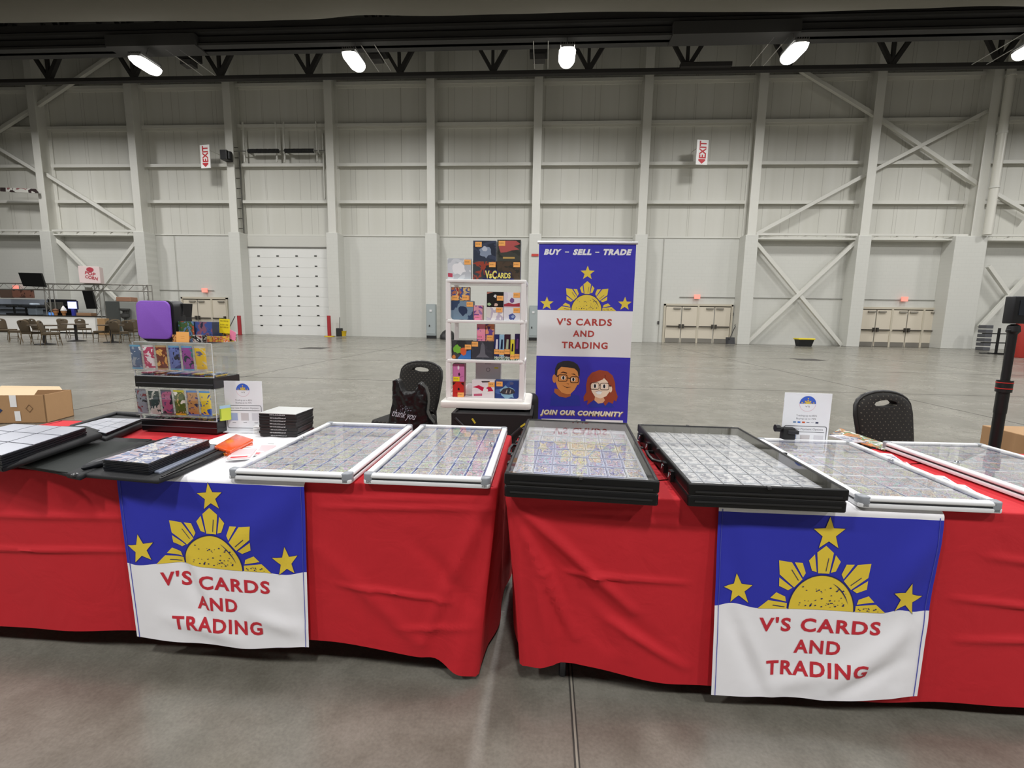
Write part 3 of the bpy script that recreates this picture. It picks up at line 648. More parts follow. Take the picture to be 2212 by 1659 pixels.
# ---------------------------------------------------------------- chairs
def chair_geo(fabric, metal, name, label, back_w=.4, hz=.93, parts_small=False):
    t = thing(name, label, 'chair')
    # backrest outline in xz, crown top with handle hole
    bw = back_w/2; z0, zs = .50, .80
    out = [(-bw*.86, z0), (bw*.86, z0), (bw*.93, .62), (bw, zs)]
    n = 12
    for i in range(1, n):
        a = pi*i/n; out.append((bw*cos(a)*(1 if abs(cos(a)) < .99 else 1), zs+(hz-zs)*sin(a)**.62))
    out.append((-bw, zs)); out.append((-bw*.93, .62))
    hole = [(.085*cos(2*pi*i/12), .865+.024*sin(2*pi*i/12)*(1 if sin(2*pi*i/12) > 0 else .8)) for i in range(12)]
    def ymap(z): return .20+.10*(z-.5)/.43
    bm = bmesh.new()
    def loop(pts, dy): return [bm.verts.new((p[0], ymap(p[1])+dy, p[1])) for p in pts]
    th = .028
    rings = {}
    for s, dy in ((0, -th), (1, th)):
        # inset ring gives the cushion a soft edge
        o_ = loop(out, dy*.45); 
        ins = []
        cx, cz = 0, .7
        for p in out: ins.append((cx+(p[0]-cx)*.93, cz+(p[1]-cz)*.93))
        i_ = loop(ins, dy); h_ = loop(hole, dy*.9)
        k = len(out)
        for j in range(k): bm.faces.new((o_[j], o_[(j+1) % k], i_[(j+1) % k], i_[j]))
        ed = [bm.edges.new((h_[j], h_[(j+1) % 12])) for j in range(12)]+[bm.edges.get((i_[j], i_[(j+1) % k])) for j in range(k)]
        bmesh.ops.triangle_fill(bm, edges=ed, use_beauty=True)
        rings[s] = (o_, h_)
    for idx, k in ((0, len(out)), (1, 12)):
        A, B = rings[0][idx], rings[1][idx]
        for j in range(k): bm.faces.new((A[j], A[(j+1) % k], B[(j+1) % k], B[j]))
    bmesh.ops.recalc_face_normals(bm, faces=bm.faces)
    me = bpy.data.meshes.new('backrest'); bm.to_mesh(me); bm.free(); me.materials.append(fabric)
    me.polygons.foreach_set('use_smooth', [True]*len(me.polygons)); me.set_sharp_from_angle(angle=radians(50))
    o = bpy.data.objects.new('backrest', me); COL.objects.link(o); o.parent = t
    fr = [(p[0]*1.02, ymap(p[1]), .7+(p[1]-.7)*1.02) for p in out]
    MB().tube(fr, .012, metal, 8, closed=True).build('back_frame', t, smooth=60)
    # seat
    s = MB(); s.prism(rrect(-.21, .21, -.24, .2, .07), .07, fabric, z=.42); s.build('seat', t, bevel=.02, smooth=50)
    MB().bb(-.2, .2, -.22, .19, .395, .42, metal).build('seat_frame', t)
    for sx in (-1, 1):
        MB().tube([(sx*.185, -.2, .41), (sx*.2, -.25, 0)], .012, metal, 8).build('leg', t)
        MB().tube([(sx*.175, .2, .52), (sx*.185, .19, .40), (sx*.2, .27, 0)], .012, metal, 8).build('leg', t)
    b = MB(); b.tube([(-.19, -.235, .15), (.19, -.235, .15)], .008, metal, 6); b.build('stretcher', t)
    return t
def dots_fabric():
    m, nt, b = new_mat('dotted_black_fabric'); N = nt.nodes; Lk = nt.links
    tc = N.new('ShaderNodeTexCoord'); mp = N.new('ShaderNodeMapping'); mp.inputs['Rotation'].default_value = (0, radians(45), 0); mp.inputs['Scale'].default_value = (38, 0, 38)
    Lk.new(tc.outputs['Object'], mp.inputs[0]); v = N.new('ShaderNodeTexVoronoi'); v.inputs['Randomness'].default_value = .05; v.inputs['Scale'].default_value = 1
    Lk.new(mp.outputs[0], v.inputs['Vector']); l = N.new('ShaderNodeMath'); l.operation = 'LESS_THAN'; l.inputs[1].default_value = .13; Lk.new(v.outputs['Distance'], l.inputs[0])
    mx = N.new('ShaderNodeMix'); mx.data_type = 'RGBA'; mx.inputs[6].default_value = srgb('1d1b18'); mx.inputs[7].default_value = srgb('5a554a'); Lk.new(l.outputs[0], mx.inputs[0])
    Lk.new(mx.outputs[2], b.inputs['Base Color']); b.inputs['Roughness'].default_value = .9; return m
DF = dots_fabric()
ch = chair_geo(DF, mat('1b1a19', .4), 'banquet_chair', 'black dotted banquet chair with plastic bag over it, left of the shelf unit', .40)
cp = at(902, 792, 4.15); ch.location = (cp.x-.03, 4.15-.28, 0); ch.rotation_euler = (0, 0, radians(-14)); ch['group'] = 'black dotted chairs behind the tables'
bx = at(1925, 853, 2.85); c2 = dup(ch, (bx.x+.10, 2.67, 0), radians(16), 'black dotted banquet chair behind the right table, nothing hanging on it')
CHB = chair_geo(mat('4f4332', .85), mat('5e4f38', .5, .3), 'cafe_chair', 'x', .42)
CHB['group'] = 'brown chairs around the cafe tables'
SP = [(20, 735, 95, 'brown chair at the left edge leaning its back towards the next one'), (44, 739, -80, 'brown chair side on, second from the left edge by the counter'),
      (70, 743, 185, 'brown cafe chair seen from behind, left of the round pedestal table'), (90, 733, 170, 'brown cafe chair behind the left pedestal table, near its rim'),
      (112, 746, 120, 'brown cafe chair turned sideways just right of the front pedestal'), (129, 733, 10, 'brown cafe chair facing forward in front of the white counter middle'),
      (148, 731, 100, 'brown cafe chair in front of the ice cream cone figures'), (184, 730, 75, 'lone brown cafe chair side on in front of the counter end'),
      (222, 739, -70, 'brown cafe chair side on right of the white counter'), (261, 741, 180, 'brown cafe chair seen from behind before the steel cabinet'),
      (246, 731, 20, 'brown cafe chair behind the right cafe table'), (285, 737, 200, 'brown cafe chair just left of the purple box'), (296, 732, 60, 'brown cafe chair half hidden behind the purple box')]
for k, (px, py, rz, lb) in enumerate(SP):
    q = atz(px, py); o = CHB if k == 0 else dup(CHB)
    o.location = (q.x, q.y, 0); o.rotation_euler = (0, 0, radians(rz)); o['label'] = lb
for px, py, lb in ((98, 744, 'round cafe table on pedestal foot, nearest among the brown chairs'), (243, 740, 'round cafe table between the brown chairs right of the counter'), (166, 737, 'round cafe table with chairs in front of the monitor')):
    q = atz(px, py); t = thing('cafe_table', lb, 'table', (q.x, q.y, 0), 0, 'cafe tables')
    MB().lathe([(.45, .72), (.46, .75), (.45, .76)], mat('55493b', .4), 28).build('tabletop', t, smooth=40)
    MB().cyl((0, 0, .02), (0, 0, .72), .05, mat('1d1b1a', .5), 12).build('pedestal', t, smooth=40)
    MB().lathe([(.32, 0), (.32, .02), (.08, .06)], mat('1d1b1a', .5), 20).build('foot', t, smooth=40)
# cardboard box on the floor at left
cb = mat('b08a62', .8, var=.05, bscale=20)
q1, q2 = atz(-40, 920), atz(97, 895)
t = thing('moving_box', 'open brown cardboard moving box with navy chevron on the floor at left', 'box', (-6.35, 5.25, 0), radians(12))
BW, BD, BH = .85, .42, .34
b = MB(); b.bb(-BW/2, BW/2, -BD/2, -BD/2+.01, 0, BH, cb); b.bb(-BW/2, BW/2, BD/2-.01, BD/2, 0, BH, cb); b.bb(-BW/2, -BW/2+.01, -BD/2, BD/2, 0, BH, cb); b.bb(BW/2-.01, BW/2, -BD/2, BD/2, 0, BH, cb); b.bb(-BW/2, BW/2, -BD/2, BD/2, 0, .01, mat('5a4632', .9))
b.build('box_body', t)
b = MB(); b.add([(-BW/2, -BD/2, BH), (BW/2-.1, -BD/2, BH), (BW/2-.2, .0, BH+.05), (-BW/2, .0, BH+.06)], [(0, 1, 2, 3)], mat('cdb592', .8)); b.build('flap', t)
b = MB(); b.add([(-BW/2, BD/2, BH), (BW/2-.1, BD/2, BH), (BW/2-.2, BD/2+.1, BH+.03), (-BW/2, BD/2+.1, BH+.04)], [(0, 1, 2, 3)], mat('cdb592', .8)); b.build('flap', t)
b = MB(); navy = mat('2b3a60', .8); X = FX((-.08, -BD/2-.003, .16)); s = .1
b.flat([(-.1, .11), (-.05, .11), (.06, 0), (-.05, -.11), (-.1, -.11), (0, 0)], navy, X); b.flat([(-.32, .11), (-.26, .11), (-.15, 0), (-.26, -.11), (-.32, -.11), (-.21, 0)], navy, X); b.build('chevron_print', t)
b = MB(); X = FX((.1, -BD/2-.004, .25)); b.flat([(-.035, -.05), (.035, -.05), (.035, .09), (-.035, .09)], WHITE, X); X = FX((.13, -BD/2-.004, .1)); b.flat([(-.03, -.07), (.03, -.07), (.03, .05), (-.03, .05)], WHITE, X); b.build('paper_label', t)
b = MB(); X = FX((.26, -BD/2-.004, .18)); pts = [(.04, 0), (0, .05), (-.04, 0), (0, -.05)]
for a, c_ in zip(pts, pts[1:]+pts[:1]): b.add([(a[0]*1, a[1]*1, 0), (c_[0], c_[1], 0), (c_[0]*.8, c_[1]*.8, 0), (a[0]*.8, a[1]*.8, 0)], [(0, 1, 2, 3)], mat('6e5236', .8), X)
b.build('printed_mark', t)
# ================================================================ THE STALL
TZ = .75
YF1, YF2 = 1.568, 1.535
TW, TD = 2.44, .762
T1R, T2L = -.150, -.118
RED = None
def cloth_mat():
    m, nt, b = new_mat('red_cloth'); N = nt.nodes; Lk = nt.links
    tc = N.new('ShaderNodeTexCoord'); no = N.new('ShaderNodeTexNoise'); no.inputs['Scale'].default_value = 900; no.inputs['Detail'].default_value = 2
    n2 = N.new('ShaderNodeTexNoise'); n2.inputs['Scale'].default_value = 7; n2.inputs['Detail'].default_value = 5; n2.inputs['Distortion'].default_value = .8
    Lk.new(tc.outputs['Object'], no.inputs['Vector']); Lk.new(tc.outputs['Object'], n2.inputs['Vector'])
    b.inputs['Base Color'].default_value = srgb('c41a26'); b.inputs['Roughness'].default_value = .8
    b.inputs['Sheen Weight'].default_value = .12; b.inputs['Sheen Roughness'].default_value = .4; b.inputs['Sheen Tint'].default_value = srgb('ff5050')
    b1 = N.new('ShaderNodeBump'); b1.inputs['Strength'].default_value = .25; b1.inputs['Distance'].default_value = .0006; Lk.new(no.outputs['Fac'], b1.inputs['Height'])
    b2 = N.new('ShaderNodeBump'); b2.inputs['Strength'].default_value = .5; b2.inputs['Distance'].default_value = .01; Lk.new(n2.outputs['Fac'], b2.inputs['Height']); Lk.new(b1.outputs[0], b2.inputs['Normal'])
    Lk.new(b2.outputs[0], b.inputs['Normal']); return m
REDM = cloth_mat()
def ridge(x, z, r):
    x0, z0, x1, z1, w_, a = r
    dx, dz = x1-x0, z1-z0; L2 = dx*dx+dz*dz
    t = ((x-x0)*dx+(z-z0)*dz)/L2
    tt = max(0, min(1, t)); d = hypot(x-(x0+dx*tt), z-(z0+dz*tt))
    env = 1
    if t < 0 or t > 1: env = exp(-(d/w_)**2)
    sd = ((x-x0)*dz-(z-z0)*dx)/math.sqrt(L2)
    return a*exp(-(sd/w_)**2)*env*(sin(pi*min(1, max(0, .12+.76*tt)))) if 0 <= t <= 1 else a*exp(-(sd/w_)**2)*exp(-((abs(t-tt))*math.sqrt(L2)/w_)**2)*sin(pi*.12)
def tablecloth(name, label, x0, x1, yf, ridges, zbot, vis, wob):
    """vis: +1 when the right end shows in the gap, -1 when the left end does"""
    yb = yf+TD; r = .022
    per = []                                   # closed perimeter with outward normals
    def arc(cx, cy, a0):
        for k in range(6): a = radians(a0+90*k/5); per.append((cx+r*cos(a), cy+r*sin(a), cos(a), sin(a)))
    def line(ax, ay, bx_, by_, nx, ny, st=.018):
        L_ = hypot(bx_-ax, by_-ay); n = int(L_/st)
        for k in range(1, n): per.append((ax+(bx_-ax)*k/n, ay+(by_-ay)*k/n, nx, ny))
    arc(x0+r, yf+r, 180); line(x0+r, yf, x1-r, yf, 0, -1); arc(x1-r, yf+r, 270); line(x1, yf+r, x1, yb-r, 1, 0); arc(x1-r, yb-r, 0)
    line(x1-r, yb, x0+r, yb, 0, 1, .05); arc(x0+r, yb-r, 90); line(x0, yb-r, x0, yf+r, -1, 0)
    n = len(per); rows = 72; vs = []; fs = []
    zt = TZ
    ins = .03
    for (x, y, nx, ny) in per: vs.append((x-nx*ins, y-ny*ins, zt))
    for k in range(5):
        a = radians(90*k/4)
        for (x, y, nx, ny) in per: vs.append((x+nx*(.006*sin(a)-.006), y+ny*(.006*sin(a)-.006), zt-.006+.006*cos(a)))
    for j in range(1, rows+1):
        for (x, y, nx, ny) in per:
            s = (x-x0)/(x1-x0)
            zb = smooth_interp(zbot, s) if ny <= 0 else .1
            t = j/rows; z = zt-.006-(zt-.006-zb)*t; d = zt-z
            off = .004*sin(9*x+3*y)*t+.006*t*sin(4.3*x+1.2+6*y)+.003*sin(17*x+5*z)*t
            if ny < -.3:
                for rg in ridges: off += 1.5*ridge(x, z, rg)
            if abs(nx) > .3: off += .014*t*sin(14*y+wob)
            # visible corner pulls in and folds
            ex = (x1-x) if vis > 0 else (x-x0)
            cz = exp(-(ex/.22)**2)*(1 if ny < .5 else 0)*exp(-((y-yf)/.3)**2)
            px_ = x-vis*.048*t**1.1*cz; 
            off += .02*t*exp(-((ex-.1)/.05)**2)*(ny < -.3)-.012*t*exp(-((ex-.2)/.05)**2)*(ny < -.3)
            off = max(off, -.012)
            vs.append((px_+nx*off, y+ny*off, z))
    R_ = rows+6
    for i in range(R_-1):
        for k in range(n): fs.append((i*n+k, i*n+(k+1) % n, (i+1)*n+(k+1) % n, (i+1)*n+k))
    fs.append(tuple(range(n)))
    b = MB(); b.add(vs, fs, REDM); o = b.build(name, smooth=70)
    return tag(o, label, 'tablecloth', 'red tablecloths')
R1 = [(-2.3, .42, -1.5, .45, .010, .008), (-2.2, .56, -1.48, .58, .012, .006), (-.78, .655, -.15, .675, .011, .006), (-.7, .69, -.2, .705, .009, .004),
      (-.62, .70, -.6, .15, .010, .005), (-.45, .55, -.2, .3, .03, -.006), (-.72, .36, -.3, .32, .010, .008), (-.18, .70, -.40, .15, .018, .013), (-.17, .62, -.28, .1, .03, -.010), (-.8, .5, -.4, .12, .03, .006), (-.5, .2, -.2, .22, .012, .006)]
R2 = [(-.1, .72, .33, .34, .016, .014), (-.1, .70, .12, .22, .014, .015), (-.09, .66, .25, .2, .03, -.010), (.0, .68, .55, .66, .011, .006), (-.08, .69, .5, .71, .009, .004), (.0, .47, .5, .455, .009, .008), (.1, .46, .45, .2, .03, -.006), (.25, .3, .52, .14, .014, .009), (.3, .6, .32, .15, .008, .005),
      (1.36, .45, 1.8, .42, .010, .008), (1.4, .3, 1.9, .33, .012, .008), (1.45, .6, 1.9, .55, .012, .008), (-.05, .6, .04, .1, .02, .01)]
tablecloth('tablecloth', 'red cloth draped over the left long table, under the binders', T1R-TW, T1R, YF1,
           R1, [(0, .12), (.25, .105), (.5, .12), (.75, .13), (.9, .09), (1, .02)], 1, .5)
tablecloth('tablecloth', 'red cloth draped over the right long table, under the black cases', T2L, T2L+TW, YF2,
           R2, [(0, .10), (.08, .12), (.25, .075), (.5, .06), (.8, .07), (1, .06)], -1, 2.1)
for nm_, x0, yf, lb in (('folding_table', T1R-TW, YF1, 'folding table hidden under the left red cloth'), ('folding_table', T2L, YF2, 'folding table hidden under the right red cloth')):
    t = thing(nm_, lb, 'table', (x0+TW/2, yf+TD/2, 0), 0, 'folding tables under the red cloths')
    MB().bb(-TW/2+.02, TW/2-.02, -TD/2+.02, TD/2-.02, .705, .743, mat('cfccc4', .5)).build('tabletop', t, bevel=.008)
    for sx in (-1, 1):
        MB().tube([(sx*1.0, -.28, .705), (sx*1.0, -.28, 0)], .014, mat('55565a', .4, .6), 8).build('leg', t); MB().tube([(sx*1.0, .28, .705), (sx*1.0, .28, 0)], .014, mat('55565a', .4, .6), 8).build('leg', t)
# ---------------------------------------------------------------- sun and stars artwork, in units of the sun's radius
def sun_polys():
    G, Nn = [], []
    def rot(p, a, y=0): c, s = cos(a), sin(a); return (p[0]*c-p[1]*s, p[0]*s+p[1]*c)
    def clip(poly):
        out = []
        for i, p in enumerate(poly):
            q = poly[(i+1) % len(poly)]
            if p[1] >= 0: out.append(p)
            if (p[1] >= 0) != (q[1] >= 0): t = p[1]/(p[1]-q[1]); out.append((p[0]+(q[0]-p[0])*t, 0))
        return out
    disc = [(cos(pi*i/36), sin(pi*i/36)) for i in range(37)]
    G.append(disc)
    for g in (0, 45, 90, 135, 180):
        a = radians(g)
        tip = 1.86 if g == 90 else 1.98
        for poly in ([(1.06, -.17), (1.66, -.25), (tip, 0), (1.66, .25), (1.06, .17)],
                     [(1.09, .215), (1.60, .315), (1.42, .48), (1.13, .36)], [(1.09, -.215), (1.60, -.315), (1.42, -.48), (1.13, -.36)]):
            p = clip([rot(q, a) for q in poly])
            if len(p) > 2: G.append(p)
        for poly in ([(1.12, -.07), (1.5, -.12), (1.52, -.10), (1.14, -.05)],):
            p = clip([rot(q, a) for q in poly])
            if len(p) > 2: Nn.append(p)
    ring = [(1.03*cos(pi*i/36), 1.03*sin(pi*i/36)) for i in range(37)]; 
    for i in range(36): Nn.append([disc[i], ring[i], ring[i+1], disc[i+1]])
    for i in range(14):
        a0, a1 = radians(14+i*4), radians(18+i*4); w0 = .025*sin(pi*i/14); w1 = .025*sin(pi*(i+1)/14)
        Nn.append([(.84*cos(a0)-w0, .84*sin(a0)-w0), (.84*cos(a0), .84*sin(a0)), (.84*cos(a1), .84*sin(a1)), (.84*cos(a1)-w1, .84*sin(a1)-w1)])
    rr = random.Random(11)
    for _ in range(46):
        x, y = rr.uniform(-.8, .75), rr.choice([rr.uniform(.08, .3), rr.uniform(.08, .5), rr.uniform(.5, .66)])
        if hypot(x, y) > .9: continue
        s = rr.uniform(.012, .03); Nn.append([(x-s*1.5, y), (x, y-s*.7), (x+s*1.4, y+s*.2), (x+.2*s, y+s)])
    for _ in range(14):
        x, y = rr.uniform(1.15, 1.75), rr.uniform(.03, .13); s = rr.uniform(.015, .03)
        for sg in ((1, .9),): Nn.append([(sg[0]*x-s, y), (sg[0]*x, y-s*.6), (sg[0]*x+s, y), (sg[0]*x, y+s)])
    return G, Nn
def star(cx, cy, r, rotd=0, k=.42):
    return [(cx+(r if i % 2 == 0 else r*k)*sin(radians(rotd)+pi*i/5), cy+(r if i % 2 == 0 else r*k)*cos(radians(rotd)+pi*i/5)) for i in range(10)]
def fine(polys, tris, step, mapf, b, m):
    """triangulate polygons / take triangles, cut them finely and place them through mapf"""
    bm = bmesh.new()
    for p in polys:
        vs = [bm.verts.new((q[0], q[1], 0)) for q in p]
        try: bm.faces.new(vs)
        except ValueError: pass
    if tris:
        vv = [bm.verts.new((q[0], q[1], 0)) for q in tris[0]]
        for f in tris[1]:
            try: bm.faces.new([vv[i] for i in f])
            except ValueError: pass
    bmesh.ops.triangulate(bm, faces=bm.faces)
    for _ in range(4):
        es = [e for e in bm.edges if e.calc_length() > step]
        if not es: break
        bmesh.ops.subdivide_edges(bm, edges=es, cuts=1); bmesh.ops.triangulate(bm, faces=bm.faces)
    bm.verts.ensure_lookup_table(); bm.verts.index_update()
    b.add([mapf(v.co.x, v.co.y) for v in bm.verts], [tuple(v.index for v in f.verts) for f in bm.faces], m); bm.free()
def tpos(txt, cx, cy, w_, h_, bold, sp=1.15, shear=0):
    vs, fs = text_geo(txt, bold, sp, shear); return ([(cx+v[0]*w_, cy+v[1]*h_) for v in vs], fs)
def fabric(c, name):
    m, nt, b = new_mat(name); N = nt.nodes; b.inputs['Base Color'].default_value = srgb(c); b.inputs['Roughness'].default_value = .75
    tc = N.new('ShaderNodeTexCoord'); n2 = N.new('ShaderNodeTexNoise'); n2.inputs['Scale'].default_value = 9; n2.inputs['Detail'].default_value = 3; nt.links.new(tc.outputs['Object'], n2.inputs['Vector'])
    b2 = N.new('ShaderNodeBump'); b2.inputs['Strength'].default_value = .35; b2.inputs['Distance'].default_value = .008; nt.links.new(n2.outputs['Fac'], b2.inputs['Height']); nt.links.new(b2.outputs[0], b.inputs['Normal']); return m
FWHITE = fabric('f4f3f6', 'white_flag_cloth'); FBLUE = fabric('2a2fae', 'blue_flag_cloth')
GOLD = fabric('e8ca3c', 'gold_print'); NAVY = fabric('1c2060', 'navy_print'); FRED = fabric('c92a38', 'red_print')
G_, N_ = sun_polys()
def flag(label, yf, TL, TR, BL, BR, v0, vh, sag, wig, folds, acen, stars, RU=3.35):
    """a cloth lying over the table top and hanging down in front of it"""
    t = thing('flag_cloth', label, 'banner', ((BL[0]+BR[0])/2, yf, 0), 0, 'printed flags on the table fronts')
    ox, oy = t.location.x, t.location.y
    def P(u, v, lift=0.0):
        x = (TL[0]*(1-u)+TR[0]*u)*(1-v)+(BL[0]*(1-u)+BR[0]*u)*v
        z = (TL[1]*(1-u)+TR[1]*u)*(1-v)+(BL[1]*(1-u)+BR[1]*u)*v
        z += smooth_interp(wig, u)*exp(-((v-vh)/.22)**2)+smooth_interp(sag, u)*v**4
        f = 0
        for (fu0, fv0, fu1, fv1, w_, a) in folds: f += ridge(u, v, (fu0, fv0, fu1, fv1, w_, a))
        y = yf-.018-.012*v-f-lift-.004*sin(u*11)*v
        # tuck the top edge over the table edge
        if v < .03: k = v/.03; y += .015*(1-k)**2
        return (x-ox, y-oy, z)
    b = MB(); nu, nv = 88, 112
    vrows = sorted(set([k/nv for k in range(nv+1)]+[v0, vh]))
    vs = []; fs_w, fs_b = [], []
    top = [.70, .55, .4, .3, .2, .1, .03]
    for dy in top:
        for i in range(nu+1): p = P(i/nu, 0); vs.append((p[0], dy, TZ+.004+.0015*sin(i*.5+dy*20)))
    nt_ = len(top)
    for v in vrows:
        for i in range(nu+1): vs.append(P(i/nu, v))
    for r in range(nt_+len(vrows)-1):
        vm = -1 if r < nt_ else (vrows[r-nt_]+vrows[min(r-nt_+1, len(vrows)-1)])/2
        for i in range(nu):
            f = (r*(nu+1)+i, r*(nu+1)+i+1, (r+1)*(nu+1)+i+1, (r+1)*(nu+1)+i)
            (fs_b if v0 < vm < vh else fs_w).append(f)
    b.add(vs, fs_w, FWHITE); o = len(b.v)
    b.f += fs_b; k = b.mi(FBLUE); b.m += [k]*len(fs_b)
    b.build('cloth', t, smooth=80)
    KV = (vh-v0)/(2.72 if RU > 3.3 else 2.62)
    def mp(lift): return lambda a, c: P(((a+acen)/RU+1)/2, min(.99, max(.005, vh-c*KV)), lift)
    d = MB(); fine(G_, None, .13, mp(.0014), d, GOLD)
    for (cx, cy, r_, rt) in stars: fine([star(cx, cy, r_, rt)], None, .13, mp(.0014), d, GOLD)
    d.build('sun_and_stars', t); d = MB(); fine(N_, None, .2, mp(.0024), d, NAVY)
    for (cx, cy, r_, rt) in stars:
        S = star(cx, cy, r_, rt); S2 = star(cx, cy, r_*1.05, rt)
        fine([[S[i], S2[i], S2[(i+1) % 10], S[(i+1) % 10]] for i in range(10)], None, .2, mp(.0018), d, NAVY)
    d.build('dark_print_lines', t)
    d = MB()
    for tx, cy, w_, h_ in (("V'S CARDS", -.47, 3.8, .43), ('AND', -1.13, 1.45, .41), ('TRADING', -1.78, 3.2, .43)):
        fine([], tpos(tx, 0, cy, w_, h_, .03), .1, mp(.0014), d, FRED)
    d.build('lettering', t)
    # hem seams
    for u in (.018, .982):
        d = MB(); d.tube([P(u, v, .001) for v in [k/30 for k in range(1, 31)]], .0012, FBLUE if False else mat('4a4fae', .8), 4); d.build('hem_stitch', t)
    return t
def P3(x, y, Y): q = at(x, y, Y); return (q.x, q.z)
Y_ = YF1-.02
flag('blue and white sun flag hanging on the left table front', YF1, (P3(252, 1046, Y_)[0], TZ+.003), (P3(656, 1040, Y_)[0], TZ+.003), P3(301, 1371, Y_), P3(669, 1396, Y_), .03, .535,
     [(0, .0), (.3, -.012), (.62, -.018), (.85, -.005), (1, 0)], [(0, 0), (.05, -.004), (.3, .012), (.45, -.001), (.62, -.004), (.76, -.006), (.88, -.018), (1, 0)],
     [(.92, .1, .55, .45, .09, .012), (.98, .1, .85, .6, .05, -.008), (.05, .1, .1, .9, .06, .006), (.28, .45, .42, .8, .05, -.011), (.35, .5, .5, .9, .05, .009), (.7, .8, .95, .9, .05, .01), (.2, .85, .6, .96, .05, .009), (.9, .5, .97, .95, .04, -.006)],
     -.06, [(.05, 2.19, .44, -4), (-2.45, .5, .47, -6), (2.45, .38, .45, -4)], 3.1)
Y_ = YF2-.02
flag('blue and white sun flag hanging on the right table front', YF2, (P3(1553, 1098, Y_)[0], TZ+.003), (P3(2042, 1108, Y_)[0], TZ+.003), P3(1534, 1496, Y_), P3(1978, 1502, Y_), .045, .525,
     [(0, .0), (.3, -.004), (.6, -.016), (.85, -.008), (1, .002)], [(0, 0), (.09, .008), (.2, -.003), (.5, -.003), (.78, -.007), (.86, .003), (.94, -.006), (1, 0)],
     [(.98, .1, .8, .45, .07, .014), (.98, .4, .9, .9, .05, -.008), (.03, .1, .12, .6, .06, -.009), (.05, .5, .25, .95, .05, -.012), (.1, .55, .3, .98, .04, .01), (.95, .6, .55, .95, .06, .012), (.9, .8, .6, .98, .04, -.008), (.3, .95, .6, .85, .05, .008)],
     -.02, [(.06, 2.2, .5, -2), (-2.6, .45, .47, -8), (2.6, .38, .5, 6)])

# ---------------------------------------------------------------- trading cards and display cases
CARDM = art(('a89f80', '6f86b8', 'd4d6e0', 'a05f58', 'e6dfc6', '4f5c74', 'b4c2d6', 'c8b27a'), 46, .3, 1, rand=True)
CARDW = art(('d6d4d2', 'c2c4ca', 'e6e6e6', 'a2a4ac', 'f0f0ee'), 18, .25, 2, rand=False)
SLEEVE = mat('dfe3ea', .2)
PANE = glass()
def card_proto(kind, w_, d_, ins=.004, th=.0035):
    b = MB(); b.bb(-w_/2, w_/2, -d_/2, d_/2, 0, th*.7, SLEEVE); b.bb(-w_/2+ins, w_/2-ins, -d_/2+ins*1.5, d_/2-ins*1.5-(.008 if kind == 'slab' else 0), th*.7, th, CARDM if kind != 'grey' else CARDW)
    if kind == 'slab': b.bb(-w_/2+.004, w_/2-.004, d_/2-.013, d_/2-.004, th*.7, th*1.02, mat('efeff2', .3))
    return b.build('trading_card')
